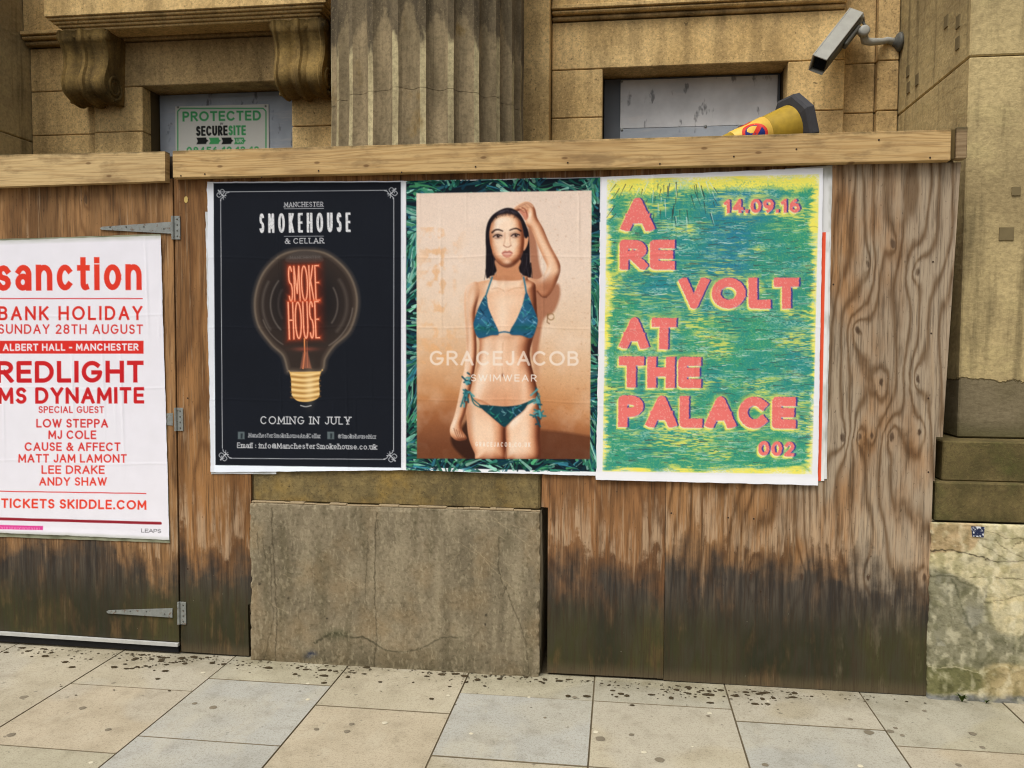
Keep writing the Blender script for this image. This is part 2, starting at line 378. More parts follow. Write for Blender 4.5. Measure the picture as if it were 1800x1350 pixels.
def form(s, pts, r, ramp, clip, L=(-.42, -.40, .81), f=.7, soft=5, amb=0.):
    """a rounded form in a printed photograph: the outline is puffed up and toned from its slope"""
    P = spline(pts); sl = s.win(P[:, 0].min()-8, P[:, 1].min()-8, P[:, 0].max()+8, P[:, 1].max()+8)
    d = -s.sd_poly(sl, P); e = 1-np.clip(d/r, 0, 1); H = r*np.sqrt(np.clip(1-e*e, 0, 1))
    for k in range(soft):
        for ax in (0, 1):
            a = np.take(H, np.r_[1:H.shape[ax], H.shape[ax]-1], ax); b = np.take(H, np.r_[0, 0:H.shape[ax]-1], ax); H = (a+b+H)/3
    gy, gx = np.gradient(H, s.px); n = np.sqrt(gx*gx+gy*gy+1); t = np.clip((-gx*L[0]-gy*L[1]+L[2])/n+amb, 0, 1)
    t = t+.06*(fbm(s.X[sl]*.05, s.Y[sl]*.05, 5)-.5)
    C = np.stack([np.interp(t, [q[0] for q in ramp], [q[1][i] for q in ramp]) for i in range(3)], -1)
    a = (np.clip(.5+d/(2*f), 0, 1)*clip[sl])[..., None]; s.C[sl] = s.C[sl]*(1-a)+C*a
    m = np.zeros(s.X.shape); m[sl] = np.clip(.5+d/1.4, 0, 1); return m*clip
def art_sanction(nu, nv, quad):
    s = Sheet(quad, nu, nv, (240, 238, 246)); X, Y = s.X, s.Y
    g = np.clip((Y-440)/450, 0, 1)[..., None]; g = np.where(g < .5, g*2, 2-g*2)
    red = (1-g)*np.array([236, 70, 48.])+g*np.array([203, 34, 42.])
    T = lambda t, x0, y0, x1, y1, h, w, tr=.14, col=red, **k: s.text(t, (x0, y0), (x1, y1), h, w, col, tr, f=.55, **k)
    T('sanction', -7, 507, 249, 505, 58, .165, .13)
    s.line([(-30, 520), (250, 519.5)], 1.6, (214, 45, 45))
    T('BANK HOLIDAY', -3, 557, 250, 556, 24, .17, .24)
    T('SUNDAY 28TH AUGUST', -3, 580, 251, 580, 16.5, .15, .2)
    s.poly([(-25, 592), (252, 591.5), (252, 614), (-25, 614)], (222, 52, 45), smooth=False)
    T('ALBERT HALL - MANCHESTER', 5, 609.5, 243, 608.5, 12.5, .2, col=(245, 240, 246))
    T('REDLIGHT', -6, 665, 252, 664, 38, .2)
    T('MS DYNAMITE', -3, 702, 253, 701, 29, .2)
    T('SPECIAL GUEST', 67, 718, 182, 718, 12, .16)
    for t, x0, x1, y in (('LOW STEPPA', 63, 189, 744), ('MJ COLE', 84, 168, 764.5), ('CAUSE & AFFECT', 43, 211, 786), ('MATT JAM LAMONT', 32, 222, 807), ('LEE DRAKE', 72, 183, 827.5), ('ANDY SHAW', 68, 187, 849)):
        T(t, x0, y, x1, y, 15.5, .17)
    s.line([(-30, 859), (256, 863)], 1.8, (218, 52, 50))
    T('TICKETS SKIDDLE.COM', 2, 890, 257, 893, 17.5, .19)
    s.line([(-30, 909.5), (282, 918)], 5.2, (150, 38, 50))
    s.poly([(-30, 921), (75, 923.5), (75, 931), (-30, 929)], (222, 70, 150), smooth=False)
    for k in range(34):                                          # far too small to read in the photograph: just the rhythm of a line of type
        x = -22+k*2.75; s.line([(x, 924.6+k*.07), (x+1.2*math.sin(k*2.3), 927.6+k*.07)], .9, (240, 186, 214), .75, .6)
    s.text('LEAPS', (248, 935), (283, 936), 7, .12, (60, 60, 66), f=.5)
    # grubby top and bottom edges of the pasted sheet
    e = np.clip(1-(s.v*537)/9, 0, 1)+np.clip(1-(1-s.v)*537/7, 0, 1)
    s.mul(ALL, e*.75*(.5+.7*fbm(X*.05, Y*.2, 3)), (.72, .74, .66))
    s.mul(ALL, .10*fbm(X*.02, Y*.008, 9), (.8, .82, .86))
    return s
def art_smokehouse(nu, nv, quad):
    s = Sheet(quad, nu, nv, (226, 230, 238)); X, Y = s.X, s.Y
    s.poly([(376, 322), (705, 320), (705.5, 822), (379.5, 817.5)], (24, 27, 34), smooth=False)
    dark = (X > 377) & (X < 705)
    s.mul(ALL, .5*fbm(X*.012, Y*.008, 4)*dark, (1.2, 1.25, 1.3))
    W = (205, 208, 214)
    fr = [((392, 337.5), (681, 334.5)), ((389, 352), (392, 788)), ((405, 805.5), (678, 807.5)), ((693, 348), (692.5, 793))]
    for a, b in fr: s.line([a, b], 1.3, W, .8)
    for cx, cy, sx, sy in ((390, 341, 1, 1), (691, 338, -1, 1), (394, 802, 1, -1), (690, 804, -1, -1)):
        L = lambda pts, w, w1=None: s.line([(cx+sx*x, cy+sy*y) for x, y in pts], w, W, .85, .5, True, w1)
        L([(14, -3), (9, -1), (7, 3)], 1.4); L([(-1, 12), (0, 8), (4, 6)], 1.4); L([(-5, -6), (1, 1), (8, 7)], 2.8, .8)
        L([(2, 2), (6, -4), (2, -8), (-2, -5), (1, -3)], 1.3); L([(1, 3), (-4, 6), (-8, 2), (-5, -2), (-3, 1)], 1.3); L([(3, 3), (9, 3)], 1.3); L([(3, 3), (4, 10)], 1.3)
    s.text('MANCHESTER', (503, 364.5), (571.5, 363.5), 8.8, .13, (215, 216, 220), .14, .9, .45, True)
    s.line([(503, 367.3), (572, 366.6)], .9, W, .8)
    s.text('SMOKEHOUSE', (459, 410), (619, 408), 34.5, .125, (232, 233, 236), .2, .97, .5, noise=.55)
    s.line([(503, 415.6), (572, 415.2)], .9, W, .8)
    s.text('& CELLAR', (504, 429), (572.5, 428), 9.8, .14, (215, 216, 220), .2, .9, .45, True)
    # filament bulb
    cx, cy = 540.5, 535
    body = [(540, 441), (500, 448), (466, 480), (451, 525), (456, 570), (480, 605), (501, 625), (509, 650), (515, 653), (566, 653), (575, 630), (590, 608), (618, 580), (630, 530), (616, 482), (580, 448)]
    s.poly(body, (54, 45, 41)); s.blob(540, 530, 62, 64, (30, 28, 30), .9, 0, False, None, 2.); P = spline(body)
    s.line(np.vstack([P, P[:1]]), 2.8, (140, 128, 112), .85, 1.2)
    s.line(np.vstack([P, P[:1]]), 9, (104, 90, 78), .7, 4)
    for r, a0, a1, w, c, al in ((76, 150, 215, 7, (120, 112, 104), .35), (62, 140, 225, 4, (132, 124, 116), .40), (72, -40, 35, 9, (110, 100, 92), .36), (56, -35, 30, 4, (122, 112, 104), .42), (80, 200, 240, 3, (140, 130, 120), .3), (82, -60, -5, 3, (150, 140, 130), .3), (48, 150, 210, 6, (90, 80, 76), .35)):
        s.line([(cx+r*math.cos(math.radians(t)), cy-r*1.02*math.sin(math.radians(t))) for t in np.linspace(a0, a1, 14)], 1.5, c, min(1, al*1.9), w*.5)
    s.poly([(505, 456), (520, 444), (541, 441), (562, 445), (572, 456), (566, 461), (540, 462), (512, 462)], (74, 66, 62), 1.5)
    s.text('MANCHESTER', (513, 456), (566, 456), 6, .14, (104, 96, 92), .14, .8, .6, True)
    s.poly([(505, 462), (571, 460), (573, 596), (506, 603)], (86, 34, 26), 8, False, .6)
    s.poly([(508, 466), (569, 464), (570, 594), (509, 599)], (120, 44, 30), 5, False, .25)
    for t, y, h in (('SMOKE', 531, 63), ('HOUSE', 597, 66)):
        x0, x1 = (511, 566)
        D = s.text_sd(t, (x0, y), (x1, y-2), h, .035, .022)
        s.mix(ALL, np.exp(-np.maximum(D, 0)/2.2)*.75, (232, 92, 52))
        s.mix(ALL, np.clip(.5-(D+.1)/1.1, 0, 1), (255, 176, 140))
    s.line([(538.5, 596), (539, 622), (536, 648)], 2.4, (240, 150, 90), .9); s.line([(543, 600), (544, 646)], 1.2, (214, 130, 90), .6)
    s.poly([(531, 648), (536, 620), (544, 618), (551, 648)], (190, 110, 84), 1.6, False, .6)
    s.blob(540, 614, 20, 4, (190, 90, 70), .5)
    s.poly([(512, 652), (516, 654), (566, 653), (569, 650), (564, 668), (565, 690), (562, 700), (548, 706), (530, 706), (520, 700), (516, 690), (515, 668)], (226, 182, 110), .8)
    for k in range(5):
        y = 660+k*9.2
        s.line([(515, y+2), (540, y+4), (566, y)], 3.2, (140, 96, 48), .6, 1.2, True); s.line([(517, y-2.5), (540, y-.5), (564, y-4)], 2.6, (250, 220, 160), .75, 1.2, True)
    s.blob(548, 680, 8, 26, (255, 232, 180), .45)
    s.line([(532, 713), (541, 715), (550, 713)], 2, (190, 190, 190), .8, .6, True)
    s.text('COMING IN JULY', (460.5, 745.5), (619, 746.5), 13.8, .125, (214, 216, 221), .24, .95, .45, True)
    for x in (420, 578.5): s.poly([(x, 759), (x+12, 759), (x+12, 772), (x, 772)], (92, 104, 108), .8, False); s.poly([(x+5, 762), (x+9, 762), (x+8, 771), (x+5, 771)], (44, 52, 58), .8, False)
    s.text('ManchesterSmokehouseAndCellar', (439, 769), (567, 770.5), 8, .15, (190, 193, 198), .1, .85, .45, True)
    s.text('@SmokehouseMcr', (597, 770.5), (663, 771.5), 8, .15, (190, 193, 198), .1, .85, .45, True)
    s.text('Email : info@ManchesterSmokehouse.co.uk', (418.5, 787.5), (663.5, 790.5), 9.6, .14, (214, 216, 221), .16, .92, .45, True)
    return s
def art_swimwear(nu, nv, quad):
    s = Sheet(quad, nu, nv, (236, 238, 242)); X, Y = s.X, s.Y
    Z = lambda pts: [(700+x/2.4545, 300+y/2.4545) for x, y in pts]
    Hd = lambda pts: [(780+x/5.868, 330+y/5.868) for x, y in pts]
    R = np.random.default_rng(4)
    # palm border
    s.poly([(714, 320), (1055, 312), (1049, 829), (714, 821)], (18, 30, 40), smooth=False)
    inb = ((X > 714) & (X < 1055) & (Y > 313+.0*X) & (Y < 829)).astype(float)
    pal = [(34, 104, 92), (64, 148, 122), (22, 66, 84), (120, 190, 168), (28, 84, 66), (52, 120, 140), (150, 206, 186), (16, 50, 62), (78, 160, 110)]
    for k in range(1100):
        side = R.choice(4, p=[.36, .36, .14, .14])
        if side < 2: x = R.uniform(708, 734) if side == 0 else R.uniform(1036, 1060); y = R.uniform(315, 830)
        else: x = R.uniform(714, 1055); y = R.uniform(312, 340) if side == 2 else R.uniform(806, 830)
        fan = math.sin(x*.05+y*.027)*1.2
        ang = (math.radians(-35) if side < 2 else math.radians(-22))+fan*.7+R.normal()*.18
        if side == 1 or (side > 1 and R.random() < .4): ang = math.pi-ang
        L = R.uniform(18, 52); dx, dy = math.cos(ang)*L, math.sin(ang)*L
        c = np.array(pal[R.integers(len(pal))])*R.uniform(.7, 1.15)
        s.line([(x, y), (x+dx*.5, y+dy*.5+R.normal()*2), (x+dx, y+dy)], R.uniform(2., 6.5), c, R.uniform(.7, 1), .6, True, .4, clip=inb)
    # photograph
    ph = [(732, 340), (1040, 335), (1037, 807), (733, 806)]
    sd = s.sd_poly(ALL, np.array(ph, float)); m = np.clip(.5-sd/1.2, 0, 1)
    t = np.clip((Y-335)/472, 0, 1)
    stops = [(0, (238, 216, 199)), (.3, (240, 217, 197)), (.52, (234, 203, 172)), (.68, (222, 176, 134)), (.8, (198, 138, 90)), (.88, (160, 100, 62)), (1, (112, 66, 44))]
    bg = np.stack([np.interp(t+.03*(fbm(X*.02, Y*.02, 2)-.5)-.04*np.clip((X-960)/80, -1, 1)*(t > .55), [a for a, _ in stops], [c[i] for _, c in stops]) for i in range(3)], -1)
    s.C = s.C*(1-m[..., None])+bg*m[..., None]
    n = fbm(X*.09, Y*.07, 31, 4); lf = np.exp(-((X-770)/34)**2)*((Y > 400) & (Y < 640))
    s.mix(ALL, m*np.clip((n-.52)*7, 0, 1)*lf*.6, (236, 178, 122))
    s.mix(ALL, m*np.clip((fbm(X*.03, Y*.03, 8)-.5)*3, 0, 1)*.25, (248, 230, 214))
    s.mul(ALL, m*np.clip((fbm(X*.35, Y*.3, 44, 2)-.74)*5, 0, 1)*(X > 900)*.7, (.86, .76, .68))
    s.poly(Z([(612, 1118), (720, 1128), (832, 1146), (832, 1250), (600, 1250)]), (92, 52, 34), 3, False, .75, clip=m)
    s.poly(Z([(82, 1190), (200, 1170), (300, 1190), (345, 1250), (82, 1250)]), (120, 70, 42), 6, False, .55, clip=m)
    s.poly(Z([(228, 1150), (262, 1130), (300, 1080), (318, 1180), (350, 1250), (300, 1250), (240, 1195)]), (40, 22, 18), 2.5, True, .75, clip=m)
    # cast shadow on the studio wall
    s.poly(Z([(560, 240), (590, 250), (600, 330), (615, 430), (650, 500), (690, 490), (698, 540), (672, 610), (630, 640), (612, 720), (596, 800), (575, 800), (580, 620), (570, 420)]), (166, 104, 74), 2.6, True, .85, clip=m)
    s.blob(*Z([(596, 840)])[0], 7, 40, (176, 116, 82), .5, clip=m)
    SKR = [(.0, (104, 56, 38)), (.3, (156, 94, 64)), (.55, (212, 150, 112)), (.72, (234, 180, 142)), (.86, (246, 206, 172)), (1., (255, 236, 216))]
    SK = (224, 158, 114)
    # hair behind
    s.poly(Hd([(440, 930), (434, 800), (436, 640), (433, 480), (452, 370), (500, 290), (580, 235), (660, 210), (740, 232), (800, 295), (845, 385), (875, 470), (885, 620), (890, 780), (905, 870), (888, 935), (835, 930), (790, 880), (650, 850), (545, 870), (500, 915), (465, 930)]), (24, 19, 24), .8, clip=m)
    for k in range(40):
        x0 = R.choice([R.uniform(438, 540), R.uniform(790, 900)]); s.line(Hd([(x0, 780), (x0+R.normal()*14, 880), (x0+R.normal()*26, 925+R.uniform(0, 38))]), 1.3, (24, 19, 24), .9, .5, True, .4, clip=m)
    # right raised arm
    arm = Z([(545, 470), (560, 462), (600, 470), (625, 452), (640, 415), (622, 370), (600, 320), (576, 262), (552, 236), (548, 205), (556, 180), (540, 168), (516, 176), (496, 166), (516, 147), (545, 134), (572, 140), (590, 165), (600, 205), (625, 250), (655, 320), (690, 385), (700, 418), (694, 455), (668, 515), (640, 548), (612, 540), (596, 525), (592, 570), (560, 560)])
    am = form(s, arm, 11, SKR, m)
    s.blob(*Z([(640, 505)])[0], 22, 17, (170, 106, 74), .9, -35, clip=am); s.blob(*Z([(600, 500)])[0], 9, 16, (196, 132, 96), .7, 0, clip=am)
    s.line(Z([(600, 522), (620, 545), (640, 548)]), 2.2, (112, 62, 44), .8, .9, True, clip=m)
    s.blob(*Z([(645, 350)])[0], 5, 34, (250, 214, 182), .6, -25, clip=am); s.blob(*Z([(676, 432)])[0], 8, 7, (250, 208, 172), .6, clip=am)
    s.line(Z([(604, 225), (640, 300), (688, 385)]), 2.5, (206, 146, 108), .5, 1.2, True, clip=am)
    s.poly(Z([(520, 172), (545, 160), (556, 175), (562, 200), (548, 215), (535, 195)]), (206, 120, 92), 1., True, .8, clip=m)
    for k, (x, y) in enumerate(((498, 168), (508, 160), (520, 153), (533, 148))): s.line(Z([(x, y), (x+22, y-9), (x+46, y+6)]), 3.1, (232-6*k, 176-5*k, 138-4*k), .95, .5, True, 3.6, clip=m); s.line(Z([(x+2, y+4), (x+22, y-4), (x+42, y+10)]), .8, (150, 88, 64), .6, .5, True, clip=m)
    for k in range(3): s.line(Z([(524+7*k, 170+5*k), (545+4*k, 164+8*k), (556, 186+8*k)]), .9, (130, 66, 50), .7, .5, True, clip=m)
    # body
    body = Z([(405, 455), (398, 470), (345, 480), (305, 492), (287, 520), (284, 580), (290, 680), (294, 770), (286, 850), (268, 940), (254, 1010), (240, 1065), (224, 1110), (226, 1140), (244, 1160), (266, 1166), (292, 1160), (294, 1148), (276, 1120), (274, 1090), (288, 1050), (302, 990), (322, 900), (328, 900), (312, 950), (298, 1000), (296, 1080), (306, 1160), (330, 1220), (345, 1252), (604, 1252), (612, 1150), (613, 1060), (606, 985), (592, 910), (572, 830), (568, 780), (580, 730), (600, 660), (598, 600), (594, 530), (590, 490), (560, 470), (545, 455)])
    torso = Z([(405, 455), (398, 470), (345, 482), (318, 500), (330, 560), (328, 610), (340, 700), (350, 740), (346, 800), (332, 870), (318, 930), (302, 1000), (306, 1070), (450, 1110), (602, 1070), (606, 985), (592, 910), (572, 830), (568, 780), (580, 730), (600, 660), (598, 600), (594, 530), (590, 490), (560, 470), (545, 455)])
    la = Z([(340, 482), (305, 492), (287, 520), (284, 580), (290, 680), (294, 770), (286, 850), (268, 940), (254, 1010), (240, 1065), (224, 1110), (226, 1140), (244, 1160), (266, 1166), (292, 1160), (294, 1148), (276, 1120), (274, 1090), (288, 1050), (302, 990), (322, 900), (334, 830), (338, 760), (334, 680), (332, 610), (350, 530)])
    tl = Z([(300, 985), (296, 1080), (306, 1160), (330, 1220), (345, 1253), (466, 1253), (464, 1180), (462, 1105), (440, 1060), (380, 1000)]); tr = Z([(463, 1105), (467, 1180), (470, 1253), (604, 1253), (612, 1150), (613, 1060), (606, 985), (540, 1000), (485, 1060)])
    bm = np.zeros(X.shape)
    for P_, r_ in ((torso, 26), (tl, 22), (tr, 22), (la, 9)): bm = np.maximum(bm, form(s, P_, r_, SKR, m))
    s.blob(*Z([(450, 990)])[0], 42, 26, SK, .6, 0, False, bm); s.blob(*Z([(342, 520)])[0], 13, 15, (228, 170, 130), .9, 0, False, bm); s.blob(*Z([(345, 500)])[0], 12, 7, (236, 182, 142), .8, -10, False, bm)
    # neck
    s.poly(Hd([(540, 740), (545, 860), (515, 910), (470, 935), (560, 960), (760, 960), (850, 935), (795, 890), (775, 830), (782, 740)]), (208, 144, 104), 1.2, clip=m)
    dk = (.68, .50, .40)
    for x, y, rx, ry, rot, a in ((300, 700, 3.5, 60, 0, .5), (338, 660, 5, 45, 0, .75), (330, 860, 5, 40, 12, .7), (352, 770, 6, 34, 0, .55), (572, 790, 7, 42, 0, .8), (590, 900, 6, 34, -12, .6), (592, 560, 5, 32, 0, .8), (605, 1090, 7, 60, 0, .7), (310, 1090, 7, 60, 0, .6), (460, 1180, 5, 55, 0, .9), (452, 720, 32, 5, 0, .45), (400, 760, 12, 14, 0, .25), (510, 770, 12, 14, 0, .3), (448, 1010, 50, 9, 0, .25), (465, 1235, 60, 12, 0, .45), (430, 950, 10, 34, 15, .22), (505, 940, 10, 34, -15, .28), (395, 940, 9, 30, 20, .2), (330, 520, 10, 14, 20, .25), (450, 475, 16, 8, 0, .35), (270, 1000, 4, 40, 12, .45), (262, 1130, 9, 9, 0, .4)):
        s.blob(*Z([(x, y)])[0], rx, ry, dk, a*.6, rot, True, bm)
    for x, y, rx, ry, rot, a in ((450, 620, 12, 34, 0, .75), (470, 560, 26, 12, 0, .4), (320, 540, 6, 22, 10, .5), (440, 800, 8, 36, 0, .55), (500, 850, 6, 40, 0, .35), (395, 860, 7, 36, 8, .4), (360, 1130, 10, 40, 0, .45), (395, 1150, 8, 40, 0, .45), (540, 1140, 10, 45, 0, .6), (510, 1200, 8, 30, 0, .5), (290, 800, 3, 40, 0, .5), (455, 500, 6, 10, 0, .5), (545, 920, 6, 24, 0, .4)):
        s.blob(*Z([(x, y)])[0], rx, ry, (255, 232, 208), min(1, a*.95), rot, False, bm)
    s.line(Z([(464, 1100), (462, 1150), (466, 1252)]), 1.8, (110, 62, 46), .8, 1., True, clip=m)
    s.line(Z([(452, 745), (448, 820), (449, 875)]), 1.3, (204, 146, 110), .5, 1.2, True, clip=m)
    s.blob(*Z([(450, 884)])[0], 1.6, 3, (130, 76, 54), .9, clip=m)
    s.line(Z([(405, 512), (430, 508), (455, 520)]), 1.4, (200, 142, 106), .5, 1.2, True, clip=m); s.line(Z([(540, 508), (505, 508), (475, 520)]), 1.4, (200, 142, 106), .5, 1.2, True, clip=m)
    for k in range(4): s.line(Z([(240+11*k, 1112+6*k), (250+10*k, 1140+5*k), (262+9*k, 1162)]), 1.1, (120, 68, 48), .8, .6, True, clip=m)
    # head
    s.poly(Hd([(828, 515), (855, 495), (874, 515), (868, 570), (848, 625), (822, 648)]), (226, 160, 120), .6, clip=m)
    face = Hd([(505, 335), (560, 288), (640, 270), (720, 282), (785, 335), (812, 420), (828, 520), (824, 610), (808, 690), (772, 750), (715, 798), (652, 814), (590, 792), (534, 736), (496, 655), (474, 560), (470, 470), (482, 395)])
    s.poly([(x, y+2.4) for x, y in face], (96, 52, 38), 1.2, a=.8, clip=m)
    fm = form(s, face, 17, SKR, m, (-.25, -.3, .92))
    B = lambda x, y, rx, ry, c, a, rot=0, mul=False: s.blob(*Hd([(x, y)])[0], rx/5.868, ry/5.868, c, a, rot, mul, fm)
    for x, y, rx, ry, a in ((480, 560, 34, 150, .7), (820, 560, 34, 150, .75), (560, 760, 60, 34, .4), (740, 770, 60, 34, .5), (500, 380, 40, 60, .4), (800, 380, 40, 60, .4), (545, 610, 30, 60, .25), (775, 610, 30, 60, .3), (655, 735, 45, 12, .35)): B(x, y, rx, ry, (.78, .62, .52), a, 0, True)
    for x, y, rx, ry, a in ((650, 370, 70, 50, .6), (655, 540, 16, 60, .7), (565, 590, 34, 22, .5), (735, 585, 34, 22, .5), (655, 770, 40, 22, .5)): B(x, y, rx, ry, (255, 224, 196), a*1.2)
    for e, (x, y) in enumerate(((556, 505), (740, 497))):
        B(x, y-8, 52, 30, (140, 86, 66), .7)
        s.poly(Hd([(x-36, y+5), (x-18, y-8), (x+5, y-12), (x+33, y-3), (x+25, y+7), (x, y+12), (x-22, y+9)]), (206, 178, 164), .8, clip=m)
        s.poly(Hd(arc(x+5, y-1, 16, 15, 0, 340, 10)), (46, 28, 24), .7, clip=m)
        s.line(Hd([(x-46, y+6), (x-22, y-13), (x+6, y-18), (x+44, y-6)]), 1.9, (34, 22, 22), .95, .5, True, clip=m)
        s.line(Hd([(x-30, y+18), (x, y+23), (x+32, y+13)]), .9, (110, 66, 52), .6, .5, True, clip=m)
        s.blob(*Hd([(x+10, y-8)])[0], .7, .7, (250, 245, 240), .9)
    s.line(Hd([(500, 464), (530, 440), (570, 436), (608, 450)]), 3.4, (52, 32, 28), .9, .7, True, 2., clip=m)
    s.line(Hd([(682, 442), (715, 428), (755, 424), (795, 448)]), 2., (52, 32, 28), .9, .7, True, 3., clip=m)
    s.line(Hd([(632, 470), (630, 540), (618, 596)]), 2., (206, 146, 112), .5, 1.2, True, clip=m); s.line(Hd([(690, 470), (684, 540), (694, 596)]), 2., (206, 146, 112), .5, 1.2, True, clip=m)
    s.line(Hd([(618, 598), (636, 612), (655, 616), (676, 612), (694, 598)]), 1.3, (150, 86, 64), .8, .7, True, clip=m)
    s.poly(Hd([(598, 678), (630, 652), (655, 658), (680, 650), (712, 676), (690, 712), (655, 726), (620, 712)]), (204, 124, 104), .9, a=.85, clip=m)
    s.poly(Hd([(610, 680), (655, 668), (702, 678), (680, 694), (632, 695)]), (232, 190, 176), .9, a=.6, clip=m)
    s.line(Hd([(606, 680), (632, 668), (656, 670), (680, 667), (706, 679)]), 1., (120, 54, 48), .75, .5, True, clip=m)
    B(655, 708, 26, 8, (240, 168, 150), .7)
    s.poly(Hd([(505, 345), (560, 285), (640, 262), (720, 275), (790, 330), (815, 420), (840, 520), (868, 500), (852, 400), (800, 295), (740, 232), (660, 212), (580, 236), (500, 292), (452, 372), (436, 480), (438, 600), (470, 660), (500, 670), (476, 570), (470, 470), (482, 395)]), (27, 22, 28), .8, clip=m)
    for k in range(26):
        x = R.uniform(-1, 1); s.line(Hd([(650+60*x, 225+20*abs(x)), (650+165*x, 300+80*abs(x)), (650+205*x, 520)]), .5, (74, 62, 70), .4, .5, True, clip=m*(1-fm))
    for k in range(16):
        x0 = R.choice([R.uniform(450, 535), R.uniform(800, 890)]); s.line(Hd([(x0, 680), (x0+R.normal()*12, 800), (x0+R.normal()*16, 925)]), .5, (84, 76, 84), .4, .5, True, clip=m)
    s.line(Hd([(500, 350), (560, 290), (650, 268), (740, 288), (805, 360)]), 3.2, (70, 44, 38), .6, 2.2, True, clip=m)
    for k in range(30):
        a = R.uniform(-1, 1); s.line(Hd([(650+150*a, 290+50*a*a+R.normal()*6), (650+175*a, 265+70*a*a)]), .7, (30, 22, 24), .6, .6, False, clip=m)
    s.blob(*Hd([(600, 250)])[0], 9, 2.2, (92, 86, 98), .6, -18, clip=m); s.blob(*Hd([(730, 255)])[0], 7, 2, (84, 78, 90), .5, 22, clip=m)
    # bikini
    top = [Z([(378, 538), (350, 585), (330, 640), (325, 672), (346, 722), (400, 712), (434, 704), (408, 640), (388, 590)]), Z([(552, 526), (575, 575), (598, 632), (600, 662), (576, 722), (530, 712), (481, 703), (512, 640), (536, 580)])]
    bot = Z([(350, 1012), (400, 1014), (460, 1018), (520, 1012), (560, 1000), (540, 1035), (500, 1068), (470, 1098), (456, 1106), (430, 1086), (390, 1052), (364, 1030)])
    for st in ([(405, 462), (392, 500), (378, 542)], [(541, 462), (548, 500), (553, 532)]): s.line(Z(st), 3., (70, 126, 146), 1, .6, True, clip=m)
    s.line(Z([(428, 702), (458, 697), (486, 702)]), 2.6, (60, 112, 140), 1, .6, True, clip=m)
    for st in ([(352, 1012), (322, 985), (310, 955)], [(356, 1024), (326, 1005), (312, 962)], [(520, 1022), (565, 1005), (598, 990)], [(552, 1004), (580, 990), (600, 984)]): s.line(Z(st), 2., (40, 104, 110), 1, .6, True, clip=m)
    for P in top+[bot]:
        k = P is bot; s.poly([(x+.5, y+1.6) for x, y in P], (140, 84, 60), 1.4, a=.55, clip=m)
        s.poly(P, (22, 64, 76) if k else (34, 92, 124), .6, clip=m); pm = np.clip(.5-s.sd_poly(ALL, spline(P))/1.2, 0, 1)*m
        c0 = np.mean(np.array(P), 0)
        for q in range(60 if k else 58):
            x, y = c0+R.normal(size=2)*(np.array([26, 13]) if k else np.array([16, 24]))
            a = R.choice([-.7, -2.3, .5])+R.normal()*.25; L = R.uniform(7, 16)
            c = [(96, 196, 196), (16, 40, 66), (120, 176, 226), (52, 164, 132), (12, 32, 46), (160, 214, 214)][R.integers(6)]
            s.line([(x, y), (x+L*.5*math.cos(a), y+L*.5*math.sin(a)+1), (x+L*math.cos(a), y+L*math.sin(a))], 1.7, c, .7, .5, True, .5, clip=pm)
        s.blob(c0[0]-3, c0[1]-2, 8, 12, (120, 170, 220), .25 if not k else .05, clip=pm); s.blob(c0[0], c0[1]+16, 22, 6, (24, 100, 84), .5 if not k else .2, clip=pm)
    for x, y, n in ((300, 925, 7), (290, 985, 6), (602, 990, 7), (604, 1060, 7)):
        for q in range(n*2):
            xx, yy = x+R.normal()*7, y+R.normal()*20; s.line(Z([(xx, yy), (xx+R.normal()*12, yy+R.normal()*14)]), 3., [(44, 118, 126), (24, 70, 86), (86, 164, 170)][R.integers(3)], .9, .6, clip=m)
    s.line(Z([(288, 960), (276, 1000), (270, 1018)]), 3, (44, 118, 126), .9, .6, True, clip=m)
    # ring on the wall
    s.line(Z(arc(659, 632, 14, 14, 0, 360, 14)), 1.6, (150, 112, 72), .9, .5, clip=m); s.line(Z([(645, 620), (642, 655), (652, 662)]), 1.6, (120, 84, 52), .8, .5, clip=m); s.line(Z([(672, 618), (678, 655)]), 1.3, (236, 214, 176), .8, .5, clip=m)
    # a printed photograph: slightly soft, with a little grain
    for ax in (0, 1):
        bl = (np.roll(s.C, 1, ax)+np.roll(s.C, -1, ax)+3.2*s.C)/5.2; s.C = np.where((m > .98)[..., None], bl, s.C)
    s.C *= 1+(m*(R.random(X.shape)-.5)*.04+m*(fbm(X*.4, Y*.4, 66, 2)-.5)*.05)[..., None]
    s.mul(ALL, m*np.clip((fbm(X*.1, Y*.02, 61)-.5)*1.5, 0, 1)*.3*bm, (.86, .76, .68))
    # lettering
    D = s.text_sd('GRACEJACOB', Z([(136, 841)])[0], Z([(778, 843)])[0], 25.6, .15, .2)
    s.mix(ALL, np.clip(.5-(np.abs(D+1.4)-1.55)/1.0, 0, 1)*.62, (252, 240, 228)); s.mix(ALL, np.clip(.5-D/1., 0, 1)*.25, (252, 238, 222))
    s.text('SWIMWEAR', Z([(314, 910)])[0], Z([(597, 911)])[0], 12.2, .13, (252, 244, 234), .34, .92)
    s.text('GRACEJACOB.CO.UK', Z([(333, 1190)])[0], Z([(570, 1193)])[0], 8, .14, (252, 244, 234), .34, .92)
    s.mul(ALL, .12*fbm(X*.02, Y*.01, 12), (.8, .8, .84))
    return s
